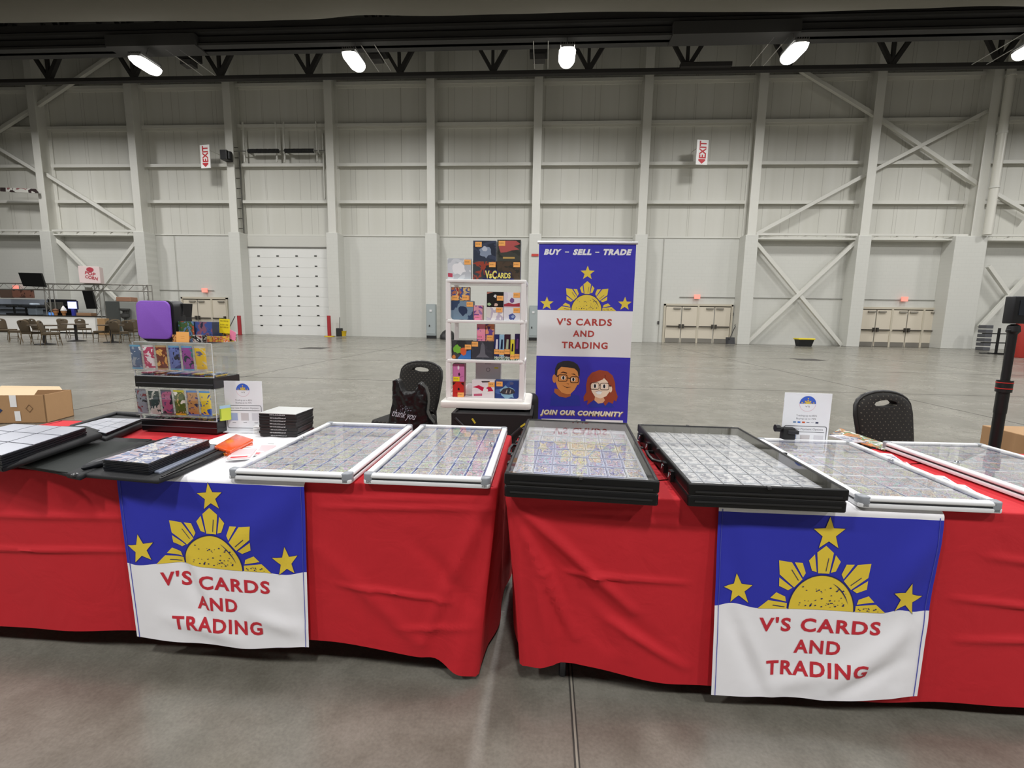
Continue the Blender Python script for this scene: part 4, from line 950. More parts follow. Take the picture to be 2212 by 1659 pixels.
def display_case(name, label, cat, cx, cy, rz, w_, d_, th, style, cards, grp_label, group, unlabel=None, side=0):
    t = thing(name, label, cat, (cx, cy, TZ+.0065), rz, group)
    fw = .026 if style == 'white' else .013
    if style == 'white':
        wm = mat('e9eaec', .35, spec=.6); gm = mat('8f9399', .4); dk = mat('2a2c30', .5)
        lower = MB(); lower.prism(rrect(-w_/2, w_/2, -d_/2, d_/2, .012), th*.42, wm); lower.build('base_tray', t, bevel=.003, smooth=40)
        sm = MB(); sm.prism(rrect(-w_/2+.002, w_/2-.002, -d_/2+.002, d_/2-.002, .012), th*.12, dk, z=th*.42); sm.build('seal_strip', t)
        for k, (x0, x1, y0, y1) in enumerate(((-w_/2+.02, w_/2-.02, -d_/2, -d_/2+fw), (-w_/2+.02, w_/2-.02, d_/2-fw, d_/2), (-w_/2, -w_/2+fw, -d_/2+.02, d_/2-.02), (w_/2-fw, w_/2, -d_/2+.02, d_/2-.02))):
            MB().bb(x0, x1, y0, y1, th*.54, th, wm).build('frame_rail', t, bevel=.006, smooth=50)
        for sx in (-1, 1):
            for sy in (-1, 1):
                X0, Y0 = sx*(w_/2-.014), sy*(d_/2-.014)
                b = MB(); b.prism([(sx*w_/2-sx*p[0], sy*d_/2-sy*p[1]) for p in [(.033, 0), (.033, .026), (.026, .033), (0, .033), (0, .012), (.004, .004), (.012, 0)]], th*1.03-0, gm, z=0)
                b.build('corner_cap', t, bevel=.004, smooth=50)
        MB().lathe([(.011, 0), (.011, .006), (.007, .008)], mat('cfd2d6', .2, .9), 14, c=(-w_/2+.045 if side <= 0 else w_/2-.045, .05, th)).build('lock', t, smooth=40)
        lin = MB().bb(-w_/2+fw, w_/2-fw, -d_/2+fw, d_/2-fw, th*.54, th*.56, mat('5a66a8', .7)); lin.build('backing', t)
        zc_ = th*.57; zp = th*.93
    else:
        km = mat('0d0d0e', .45, spec=.35); hh = th
        b = MB(); b.prism(rrect(-w_/2, w_/2, -d_/2, d_/2, .012), hh*.45, km); b.build('lower_shell', t, bevel=.004, smooth=40)
        b = MB(); b.prism(rrect(-w_/2+.003, w_/2-.003, -d_/2+.003, d_/2-.003, .01), hh*.06, mat('2b2b2d', .3), z=hh*.45); b.build('rubber_joint', t)
        for k, (x0, x1, y0, y1) in enumerate(((-w_/2, w_/2, -d_/2, -d_/2+fw), (-w_/2, w_/2, d_/2-fw, d_/2), (-w_/2, -w_/2+fw, -d_/2+fw, d_/2-fw), (w_/2-fw, w_/2, -d_/2+fw, d_/2-fw))):
            MB().bb(x0, x1, y0, y1, hh*.51, hh, km).build('lid_rail', t, bevel=.005, smooth=50)
        for z in (.2, .62): b = MB(); b.bb(-w_/2+.02, w_/2-.02, -d_/2-.0025, -d_/2+.003, hh*z, hh*z+.006, mat('232325', .3)); b.build('shell_ridge', t)
        b = MB(); b.bb(-w_/2+fw, w_/2-fw, -d_/2+fw, d_/2-fw, hh*.5, hh*.52, mat('c9cad0' if style == 'black' else '8c8c90', .7)); b.build('backing', t)
        for (x, y, dx, dy) in ((0, -d_/2, .012, .018), (0, d_/2, .012, .018), (-w_/2, -.02, .018, .012), (w_/2, -.02, .018, .012)):
            MB().box((x, y, hh*.96), (dx, dy, .008), mat('2c2c2e', .3)).build('retaining_clip', t, bevel=.002)
        # carrying handle and latches on the left flank
        hm = mat('0f0f10', .35)
        MB().tube([(-w_/2, -.07, hh*.45), (-w_/2-.03, -.06, hh*.5), (-w_/2-.034, 0, hh*.52), (-w_/2-.03, .06, hh*.5), (-w_/2, .07, hh*.45)], .007, hm, 10).build('handle', t, smooth=60)
        for y in (-.24, -.14, .14, .3):
            b = MB(); b.box((-w_/2-.006, y, hh*.5), (.012, .03, hh*.5), hm); b.tube([(-w_/2-.012, y-.01, hh*.62), (-w_/2-.016, y, hh*.4), (-w_/2-.012, y+.01, hh*.62)], .002, mat('b8b8ba', .2, .9), 6); b.build('latch', t)
        zc_ = hh*.53; zp = hh*.94
    MB().bb(-w_/2+fw-.004, w_/2-fw+.004, -d_/2+fw-.004, d_/2-fw+.004, zp, zp+.0015, PANE).build('clear_lid', t)
    # dividers and cards
    cols, rws, cw, cdp, kind, gap = cards
    iw, idp = w_-2*fw-.012, d_-2*fw-.02
    pitch = iw/cols; cw = min(cw, pitch-.006)
    for k in range(1, cols):
        if kind != 'slab': MB().bb(-iw/2+k*pitch-.0015, -iw/2+k*pitch+.0015, -idp/2, idp/2, zc_, zc_+.0055, mat('6b78b8' if style == 'white' else 'b4b5ba', .3)).build('divider', t)
    rnd = random.Random(cx*100)
    proto = card_proto(kind, cw, cdp)
    RM = Matrix.Rotation(rz, 4, 'Z'); firstc = True
    start = -idp/2+cdp/2; end = idp/2-cdp/2-gap
    for c_ in range(cols):
        for r in range(rws):
            y = start+(end-start)*r/(rws-1); x = -iw/2+(c_+.5)*pitch+rnd.uniform(-.0015, .0015)
            stp = (end-start)/(rws-1)
            z = TZ+.0065+zc_+.0006
            o = proto if firstc else proto.copy()
            if not firstc: COL.objects.link(o)
            firstc = False
            tilt = 0
            if stp < cdp: tilt = -math.asin(min(.9, .0038/stp)); z += cdp/2*sin(-tilt)
            q = RM @ Vector((x, y+rnd.uniform(-.001, .001), 0))
            o.location = (cx+q.x, cy+q.y, z); o.rotation_euler = (tilt, 0, rz+rnd.uniform(-.01, .01))
            tag(o, grp_label, 'card', group+' cards')
    return t
def quad_rect(pts, Z):
    P = [atz(x, y, Z) for x, y in pts]; c = sum(P, Vector())/4
    e = (P[1]-P[0])+(P[2]-P[3]); rz = atan2(e.y, e.x); return c.x, c.y, rz
for nm_, pts, Z, w_, d_, th, st, cards, lab, cat, gl, grp, sd in (
    ('display_case', [(512, 1016), (777, 1027), (879, 917), (695, 911)], .79, .445, .785, .036, 'white', (6, 9, .068, .085, 'card', .03), 'white framed card display case, leftmost, lying half on the left flag', 'display case', 'trading card lying in the leftmost white framed case', 'left white case', -1),
    ('display_case', [(794, 1025), (1069, 1038), (1091, 922), (900, 917)], .79, .445, .785, .036, 'white', (6, 9, .068, .085, 'card', .0), 'white framed card display case beside the gap between the two tables', 'display case', 'trading card lying in the white framed case beside the table gap', 'second white case', 1),
    ('display_case', [(1107, 1020), (1440, 1041), (1345, 913), (1129, 905)], .838, .492, .85, .082, 'black', (7, 7, .066, .092, 'card', .07), 'deep black card display case at left end of the right table', 'display case', 'trading card lying in the black case at the left end of the right table', 'left black case', 0),
    ('display_case', [(1500, 1047), (1848, 1061), (1589, 923), (1370, 916)], .83, .482, .85, .076, 'blackgrey', (7, 8, .062, .09, 'grey', .02), 'deep black card display case overlapping the right flag, second from left', 'display case', 'grey wrapped card lying in the black case beside the right flag', 'right black case', 0),
    ('display_case', [(1850, 1072), (2148, 1087), (1849, 953), (1641, 947)], .79, .43, .765, .036, 'white', (5, 6, .076, .112, 'slab', .0), 'white framed display case right of the black cases, before the payment sign', 'display case', 'cased card lying in the white framed case before the payment sign', 'third white case', 1),
    ):
    cx, cy, rz = quad_rect(pts, Z); display_case(nm_, lab, cat, cx, cy, rz, w_, d_, th, st, cards, gl, grp, side=sd)
bl, br = atz(1904, 953, .79), atz(2117, 958, .79)
e = br-bl; rz = atan2(e.y, e.x); nrm = Vector((sin(rz), -cos(rz), 0)); c_ = (bl+br)/2+nrm*.3925
display_case('display_case', 'white framed display case cut off by the right edge of the photo', 'display case', c_.x, c_.y, rz, .455, .785, .036, 'white', (5, 6, .078, .112, 'slab', 0), 'cased card lying in the white framed case at the right edge', 'fourth white case', side=-1)
# ================================================================ BINDERS AND GOODS ON THE LEFT TABLE
def zpoly(pts, Z): return [(lambda q: (q.x, q.y))(atz(x, y, Z)) for x, y in pts]
def centre(P): return (sum(p[0] for p in P)/len(P), sum(p[1] for p in P)/len(P))
BFAB = mat('17181a', .7, bump=.3, bscale=400); BINN = mat('262a28', .85, bump=.4, bscale=500)
PGM = mat('c9ccd8', .22, coat=.5); PGE = mat('14161c', .4)
def lerp2(Q, u, v):
    a = (Q[0][0]*(1-u)+Q[1][0]*u, Q[0][1]*(1-u)+Q[1][1]*u); b = (Q[3][0]*(1-u)+Q[2][0]*u, Q[3][1]*(1-u)+Q[2][1]*u)
    return (a[0]*(1-v)+b[0]*v, a[1]*(1-v)+b[1]*v)
CARDP = [art(('9aa0b8', 'c6c9d8', 'b8a9b0', '7f8aa8', 'd5d5dd'), 22, .2, 5), art(('b49a9c', 'c9c9d4', '8f95ab', 'dcd6cf', 'a9b4c4'), 22, .2, 6)]
def pages(t, Q, z0, z1, nx, ny, tone, ox, oy, zt=None):
    """a stack of pocket pages with nx by ny pockets; Q corners in order, relative to the thing"""
    b = MB(); n = 7
    for k in range(n):
        s = 1+.004*((k*37) % 5-2); cx, cy = centre(Q)
        P = [(cx+(p[0]-cx)*s-ox, cy+(p[1]-cy)*s-oy) for p in Q]; b.slab(P, z0+(z1-z0)*k/n, z0+(z1-z0)*(k+.75)/n, PGE)
    b.build('page_stack', t)
    for i in range(nx):
        for j in range(ny):
            g = .03
            P = [lerp2(Q, (i+g)/nx, (j+g)/ny), lerp2(Q, (i+1-g)/nx, (j+g)/ny), lerp2(Q, (i+1-g)/nx, (j+1-g)/ny), lerp2(Q, (i+g)/nx, (j+1-g)/ny)]
            P = [(p[0]-ox, p[1]-oy) for p in P]
            m = PGM if tone == 0 else CARDP[(i+j) % 2] if tone == 1 else PGM
            o = MB().slab(P, z1-.0005, z1+.0012, m).build('card_pocket', t)
# open binder B, in front
ZW = TZ+.006
L_ = zpoly([(-25, 1000), (43, 1006), (160, 1027), (309, 958), (227, 951), (5, 990)], ZW+.008)
cov = zpoly([(-30, 996), (120, 1022), (165, 1034), (330, 952), (225, 948)], ZW+.005)
rgt = zpoly([(135, 1026), (341, 1044), (395, 1024), (497, 976), (487, 966), (330, 955)], ZW+.005)
cx, cy = centre(rgt)
t = thing('card_binder', 'open black zip binder at the table front with its left cover lying bare', 'binder', (cx, cy, ZW))
def rel(P): return [(p[0]-cx, p[1]-cy) for p in P]
MB().slab(rel(cov), 0, .014, BFAB).build('left_cover', t, bevel=.005, smooth=50)
MB().slab(rel(zpoly([(-20, 996), (125, 1018), (160, 1023), (305, 957), (232, 953)], ZW+.016)), .013, .017, BINN).build('cover_lining', t)
MB().slab(rel(rgt), 0, .016, BFAB).build('right_cover', t, bevel=.006, smooth=50)
MB().slab(rel(zpoly([(142, 1024), (172, 1030), (325, 957), (300, 955)], ZW+.016)), .0, .02, BFAB).build('spine', t, bevel=.006, smooth=50)
Qb = zpoly([(375, 941), (452, 949), (320, 1001), (221, 992)], ZW+.06)
pages(t, Qb, .016, .058, 2, 3, 1, cx, cy)
Qs = zpoly([(168, 1009), (222, 992), (320, 1001), (318, 1022), (200, 1020)], ZW+.035)
MB().slab(rel(zpoly([(170, 1004), (222, 993), (372, 942), (362, 940), (200, 990)], ZW+.045)), .016, .042, PGE).build('page_edge_roll', t, bevel=.012, smooth=50)
b = MB(); b.slab(rel(zpoly([(322, 1018), (345, 1022), (470, 966), (458, 962)], ZW+.02)), .016, .024, mat('8e95a6', .3)); b.build('inner_page_strip', t, bevel=.002)
q = atz(166, 1028, ZW+.012); MB().lathe([(.013, 0), (.013, .006), (.006, .01)], mat('2c2c2e', .3), 12, c=(q.x-cx, q.y-cy-.004, .014)).build('elastic_knob', t, smooth=40)
for a_, b_, c_, d_ in ((345, 1035, 490, 975), (350, 1030, 480, 968)):
    p, q = atz(a_, b_, ZW+.018), atz(c_, d_, ZW+.018); MB().tube([(p.x-cx, p.y-cy, .019), (q.x-cx, q.y-cy, .019)], .0025, mat('0c0c0d', .4), 6).build('zip_edge', t)
# binder C, behind left: tray with white pages
Q = zpoly([(150, 921), (250, 891), (309, 893), (312, 914), (228, 951)], ZW+.02); cx, cy = centre(Q)
t = thing('card_binder', 'open black binder with white card pages standing farthest back on the left table', 'binder', (cx, cy, ZW))
MB().slab(rel(Q), 0, .028, BFAB).build('cover', t, bevel=.006, smooth=50)
Qc = zpoly([(228, 901), (306, 903), (228, 934), (157, 919)], ZW+.045)
pages(t, Qc, .028, .04, 3, 3, 0, cx, cy)
b = MB(); R_ = zpoly([(150, 921), (250, 891), (303, 896)], ZW+.04); b.tube([(p[0]-cx, p[1]-cy, .034) for p in R_], .009, BFAB, 8); b.build('zip_rim', t, smooth=60)
# binder A, at the left edge
Q = zpoly([(-40, 1012), (0, 1005), (226, 934), (214, 924), (40, 935), (-80, 960)], ZW+.02); cx, cy = centre(Q); AZ = .0178
t = thing('card_binder', 'thick black binder full of white card pages at the left edge of the table', 'binder', (cx, cy, ZW+AZ))
Qa = zpoly([(29, 915), (186, 923), (2, 984), (-160, 960)], ZW+.10)
b = MB(); b.slab(rel(zpoly([(-160, 975), (0, 1006), (120, 965), (222, 930), (190, 920), (29, 922)], ZW+.04)), .0, .025, BFAB); b.build('cover', t, bevel=.011, smooth=50)
b = MB(); C2 = zpoly([(188, 923), (222, 932), (60, 985), (0, 1004), (-10, 990)], ZW+.07); b.slab(rel(C2), .02, .048, BFAB); b.build('cover_flank', t, bevel=.012, smooth=50)
pages(t, Qa, .025, .081, 3, 3, 0, cx, cy)

# ---------------------------------------------------------------- pack display stand
ACR = glass('acrylic', tint=(.97, .98, .98, 1), f0=.04)
fl, fr_ = atz(307, 930, ZW), atz(470, 938, ZW)
rzs = atan2(fr_.y-fl.y, fr_.x-fl.x); SW = (fr_-fl).length
t = thing('pack_display_stand', 'two tier black and clear acrylic stand holding foil card packs', 'display stand', (fl.x, fl.y, ZW), rzs)
STAND = t; SM = Matrix.Translation((fl.x, fl.y, ZW)) @ Matrix.Rotation(rzs, 4, 'Z')
def zat(px, py): return at(px, py, fl.y-.01).z-ZW
zu0, zu1 = zat(380, 838), zat(380, 814); zl1 = zat(380, 908); ztop = zat(380, 741)
SD = .15
kb = mat('101011', .25, spec=.7)
MB().bb(0, SW, 0, SD, 0, zl1, kb).build('lower_base', t, bevel=.003); MB().bb(-.01, SW+.0, -.005, SD+.03, zu0, zu1, kb).build('upper_base', t, bevel=.003)
for z in (zl1*.45, ): MB().bb(.002, SW-.002, -.003, 0, z, z+.003, mat('55565a', .3)).build('base_ridge', t)
MB().bb(0, SW-.002, -.008, -.005, zu0+.02, zu0+.023, mat('55565a', .3)).build('base_ridge', t)
def acrylic_box(name, x0, x1, y0, y1, z0, z1, top=True):
    b = MB(); th = .003
    b.bb(x0, x1, y0, y0+th, z0, z1, ACR); b.bb(x0, x1, y1-th, y1, z0, z1, ACR); b.bb(x0, x0+th, y0+th, y1-th, z0, z1, ACR); b.bb(x1-th, x1, y0+th, y1-th, z0, z1, ACR)
    if top: b.bb(x0, x1, y0, y1, z1, z1+th, ACR)
    return b.build(name, t)
acrylic_box('clear_case', 0, SW, .012, SD-.004, zl1, zu0-.004); acrylic_box('clear_case', -.01, SW, .012, SD+.02, zu1, ztop)
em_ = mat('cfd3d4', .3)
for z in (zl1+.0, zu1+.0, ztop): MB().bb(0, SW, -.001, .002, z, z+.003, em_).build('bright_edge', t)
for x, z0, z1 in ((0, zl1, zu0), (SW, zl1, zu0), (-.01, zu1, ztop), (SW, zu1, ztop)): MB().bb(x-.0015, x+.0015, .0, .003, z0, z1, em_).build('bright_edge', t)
PACKS = [[('9aa2ac', '5d6f8c', 'e2e4e8'), ('f0e6e8', 'c2476a', 'e8a0b4'), ('c86a30', '7a3a28', 'e8b060'), ('3a3f7a', '6a78b8', '202238'), ('3f8a8a', '9a4a9a', '223044'), ('d8c8a0', 'e8c030', '6a6a90')],
         [('7a2a30', '8a8f98', '2a2a30'), ('eceae6', '3a4a48', 'c9c9c0'), ('5a4a70', 'b05a80', '20202a'), ('c8b070', '5a6a2a', 'f4f2e8'), ('4a3a80', 'c09058', '2a2a50'), ('3060c0', 'e8d040', '2848a0')]]
PN = [['silver grey', 'white and pink', 'orange and brown', 'dark blue and violet', 'teal and purple', 'cream and yellow'], ['dark red and grey', 'white', 'violet and black', 'olive and cream', 'purple and tan', 'bright blue and yellow']]
def foil_pack(w_, h_, cols, k, top='6ab4dc'):
    vs = []; fs = []; nx, nz = 8, 14
    for s in (0, 1):
        for j in range(nz+1):
            for i in range(nx+1):
                u, v = i/nx, j/nz; pil = (sin(pi*u)**.5)*(sin(pi*min(1, max(0, (v-.06)/.88)))**.4) if 0 < u < 1 and .06 < v < .94 else 0
                crimp = .0012*(1 if i % 2 else -1) if (v <= .07 or v >= .93) else 0
                vs.append(((u-.5)*w_, (-.0075*pil+crimp-.0006) if s == 0 else (.0075*pil+crimp+.0006), v*h_))
    M_ = (nx+1)*(nz+1)
    fa, ft = [], []
    for s in (0, 1):
        for j in range(nz):
            for i in range(nx):
                a = s*M_+j*(nx+1)+i; f = (a, a+1, a+nx+2, a+nx+1)
                (ft if (j >= nz-1 or j < 1) else fa).append(f if s == 0 else f[::-1])
    for j in range(nz):
        for i in (0, nx): a = j*(nx+1)+i; fa.append((a, a+nx+1, a+nx+1+M_, a+M_))
    for i in range(nx):
        for j in (0, nz): a = j*(nx+1)+i; fa.append((a, a+1, a+1+M_, a+M_))
    b = MB(); b.add(vs, fa, art(cols, 26, .25, k)); b.f += ft; b.m += [b.mi(mat(top, .25, .3))]*len(ft)
    return b.build('foil_pack', smooth=60)
SLAB = glass('pack_sleeve', f0=.05)
TOPC = [['7ab8d8', 'e6e2e0', 'd0b080', '7ab8e0', '7ab8e0', 'e0d8c8'], ['8a8a90', 'e8e6e2', '6a6a72', 'e0d840', '70a0e0', '60a8e8']]
for r in range(2):
    for k in range(6):
        w_, h_ = .056, (zu0-zl1-.02)*.88 if r == 1 else (ztop-zu1)*.72
        z = (zl1+.03) if r == 1 else zu1+.034
        o = foil_pack(w_, h_, PACKS[r][k], k+r*7, TOPC[r][k]); x = SW*(k+.5)/6-(.012 if r == 0 else .004)
        o.location = SM @ Vector((x, -.012, z)); o.rotation_euler = (radians(3), 0, rzs)
        tag(o, '%s foil card pack, in the %s row of the acrylic stand' % (PN[r][k], ('upper', 'lower')[r]), 'card pack', 'foil packs on the acrylic stand')
        sl = MB(); X0 = x-.0305; sl.bb(X0, X0+.061, -.026, -.0245, z-.006, z+h_+.012, SLAB); sl.bb(X0, X0+.0012, -.0245, .0, z-.006, z+h_+.012, SLAB); sl.bb(X0+.0598, X0+.061, -.0245, .0, z-.006, z+h_+.012, SLAB)
        sl.bb(X0, X0+.061, -.0245, .01, z-.0075, z-.006, SLAB); sl.build('clear_pack_sleeve', t)
        # packs lying in the drawer under each sleeve
        for q_ in range(2):
            zb = (zl1 if r == 1 else zu1)+.001+q_*.0085
            fo = MB(); fo.bb(-.021, .021, -.05, .05, 0, .007, art(PACKS[r][(k+q_) % 6], 60, .3, k+3)); fo.bb(-.021, .021, -.054, -.05, .002, .005, mat('c9655a' if (k > 1 and r == 0) else 'b9bcc2', .3))
            oo = fo.build('flat_card_pack', bevel=.0015); oo.location = SM @ Vector((SW*(k+.5)/6, .064, zb)); oo.rotation_euler = (0, 0, rzs)
            tag(oo, 'foil card pack lying flat in the %s bin of the %s tier' % (['leftmost', 'second', 'third', 'fourth', 'fifth', 'rightmost'][k], ('upper', 'lower')[r]), 'card pack', 'flat packs in the stand bins')
def on_stand(x, y, z): return SM @ Vector((x, y, z))
ZS = ztop+.0035
def stand_px(px): return (at(px, 730, fl.y+.03).x-fl.x)/cos(rzs)
def goods(name, px0, px1, py0, Yd, dep, m, lb, cat, z0=None, rz=None, grp=None, sides=None, bevel=.0015, py1=None):
    """a printed box whose front stands at depth Yd (world)"""
    a, q = at(px0, (py0+(py1 or py0))/2, Yd), at(px1, (py0+(py1 or py0))/2, Yd); zt = at((px0+px1)/2, py0, Yd).z
    zz = z0 if z0 is not None else at((px0+px1)/2, py1, Yd).z
    b = MB(); w_ = q.x-a.x; sm = sides or m
    b.bb(-w_/2, w_/2, .0005, dep, 0, zt-zz, sm); b.bb(-w_/2+.0004, w_/2-.0004, 0, .0005, .0004, zt-zz-.0004, m)
    o = b.build(name, bevel=bevel if False else 0); o.location = ((a.x+q.x)/2, Yd, zz)
    if rz: o.rotation_euler = (0, 0, rz)
    return tag(o, lb, cat, grp), w_, zt-zz
zw = ZW+ZS
# plain purple box standing on the stand (plain generic shape)
a, q = stand_px(302), stand_px(376); hh = at(340, 650, fl.y+.03).z-zw
t2 = thing('purple_display_box', 'plain purple rounded display box with black back on top of the acrylic stand', 'box', on_stand((a+q)/2, .045, ZS), rzs)
w_ = q-a
out = rrect(-w_/2, w_/2, .012, hh, .03, 6)
b = MB(); b.prism(out, .012, mat('8c58c6', .6, bump=.3, bscale=300), FX((0, -.012, 0))); b.build('purple_front', t2, bevel=.003, smooth=50)
b = MB(); b.prism([(p[0]+.004, p[1]) for p in rrect(-w_/2, w_/2+.008, 0, hh+.002, .03, 6)], .07, BLACK, FX((0, .06, 0))); b.build('black_body', t2, bevel=.003, smooth=50)
# black pack box behind it, boxes to the right
yb = fl.y+.05
x = stand_px(372)
t3 = thing('black_pedestal', 'black ribbed stand to the right behind the purple box', 'stand', on_stand(x-.005, .115, ZS), rzs)
MB().prism([(-.045, 0), (.05, 0), (.04, .06), (.025, .075), (.025, .12), (.035, .185), (-.045, .185)], .06, BLACK, FX((0, .03, 0))).build('pedestal_body', t3, bevel=.002)
for z in (.125, .133, .141): MB().bb(-.047, .032, -.033, -.029, z, z+.004, mat('3a3a3c', .3)).build('rib', t3)
def sgoods(name, px0, px1, py0, ydepth, dep, m, lb, cat, sides=None, dz=0, h=None, grp='boxes on top of the acrylic stand'):
    x0, x1 = stand_px(px0), stand_px(px1); z1 = at((px0+px1)/2, py0, fl.y+ydepth).z-zw if h is None else h
    b = MB(); w_ = x1-x0; b.bb(-w_/2, w_/2, .0006, dep, 0, z1, sides or m); b.bb(-w_/2+.0005, w_/2-.0005, 0, .0006, .0005, z1-.0005, m)
    o = b.build(name); o.location = on_stand((x0+x1)/2, ydepth, ZS+dz); o.rotation_euler = (0, 0, rzs); return tag(o, lb, cat, grp), w_, z1
o, w_, h_ = sgoods('card_box', 378, 416, 694, .055, .05, art(('38507a', '6a8ab0', '4a6a40', 'b05040', 'c8b060'), 22, .3, 12), 'blue and red printed card box right of the purple box', 'box', mat('2e4058', .4))
o, w_, h_ = sgoods('card_box', 417, 455, 695, .06, .07, art(('2c3f66', '44589a', '8a5a70', '24304a'), 26, .3, 13), 'dark blue printed card box beside the yellow note', 'box', mat('2c3a5c', .4))
b = MB(); b.bb(stand_px(379), stand_px(416), .02, .024, .0, .035, art(('b86a3a', 'd8a060', '703020'), 40, .3, 4)); o = b.build('flat_card_pack'); o.location = on_stand(0, 0, ZS); o.rotation_euler = (0, 0, rzs); tag(o, 'small orange packs in front of the blue and red box', 'card pack')
b = MB(); X0, X1 = stand_px(390), stand_px(418); b.bb(0, X1-X0, 0, .001, 0, .05, ORANGE)
for k in range(2): b.bb((X1-X0)*.35, (X1-X0)*.65, -.0004, 0, .018+k*.009, .0195+k*.009, mat('e09a48', .8))
o = b.build('price_note'); o.location = on_stand(X0, .012, ZS); o.rotation_euler = (radians(-4), 0, rzs); tag(o, 'plain orange price note propped in front of the boxes on the stand', 'note')
b = MB(); b.bb(0, stand_px(443)-stand_px(420), 0, .05, 0, .035, art(('e8e6e2', '2a2a2e', 'c9c2bb', '8a3038'), 40, .3, 9)); o = b.build('card_box'); o.location = on_stand(stand_px(420), .03, ZS); o.rotation_euler = (0, 0, rzs); tag(o, 'low black and white card box right of the orange note', 'box')
# clear box with packs at the right back, yellow and pink notes
xb0, xb1 = stand_px(447), stand_px(490)
b = MB()
for k in range(3): b.bb(.004+k*.03, .03+k*.03, .01, .05, .003, .03, art(('6a8a90', 'd8b040', 'c86040', 'e8e8e0'), 50, .3, 20+k))
b.bb(0, xb1-xb0-.015, 0, .001, 0, .036, ACR); b.bb(0, xb1-xb0-.015, .07, .071, 0, .036, ACR); b.bb(0, .001, .001, .07, 0, .036, ACR)
o = b.build('clear_tray'); o.location = on_stand(xb0, .03, ZS); o.rotation_euler = (0, 0, rzs); tag(o, 'shallow clear tray of small packs under the yellow note', 'tray')
x0, x1 = stand_px(461), stand_px(484)
o = MB().bb(0, x1-x0, 0, .03, 0, .047, art(('e8e8e6', '2a2a30', 'c8a030', 'b04070'), 60, .3, 31)).build('card_box'); o.location = on_stand(x0, .105, ZS+.003); o.rotation_euler = (0, 0, rzs); tag(o, 'small busy patterned card box under the yellow note', 'box')
b = MB(); hN = .07; wN = x1-x0+.002; b.bb(0, wN, 0, .001, 0, hN, YEL)
mk = mat('a08a14', .8)
for r_, (n_, z) in enumerate(((7, .056), (6, .038), (7, .026))):
    for i in range(n_): xx = .006+i*(wN-.012)/n_; b.add([(xx, -.0006, z), (xx+.004, -.0006, z), (xx+.004, -.0006, z+.007), (xx+.0, -.0006, z+.006), (xx+.001, -.0006, z+.003)], [(0, 1, 2, 3, 4)], mk)
o = b.build('handwritten_note'); o.location = on_stand(stand_px(457), .1, ZS+.045); o.rotation_euler = (0, radians(3), rzs); tag(o, 'bright yellow handwritten note standing above the patterned box', 'note')
b = MB(); b.add([(0, 0, 0), (.03, 0, -.012), (.036, 0, .03), (.006, 0, .045), (0, .001, 0), (.03, .001, -.012), (.036, .001, .03), (.006, .001, .045)], [(0, 1, 2, 3), (4, 5, 6, 7), (0, 1, 5, 4), (1, 2, 6, 5), (2, 3, 7, 6), (3, 0, 4, 7)], PINKN)
o = b.build('price_note'); o.location = on_stand(stand_px(479), .1, ZS+.018); o.rotation_euler = (0, 0, rzs); tag(o, 'pink note tilted at the right end of the stand top', 'note')
b = MB(); b.bb(0, .05, 0, .004, 0, .075, mat('cfdc4e', .5)); b.bb(0, .05, -.0005, 0, .06, .075, mat('a8c8e0', .5)); b.bb(.0, .006, -.0006, 0, .01, .06, mat('8aa030', .6)); o = b.build('yellow_green_pack'); o.location = SM @ Vector((SW+.0035, .02, zl1+.001)); o.rotation_euler = (0, 0, rzs+radians(60)); tag(o, 'yellow green pack leaning at the right side of the lower tier', 'card pack')

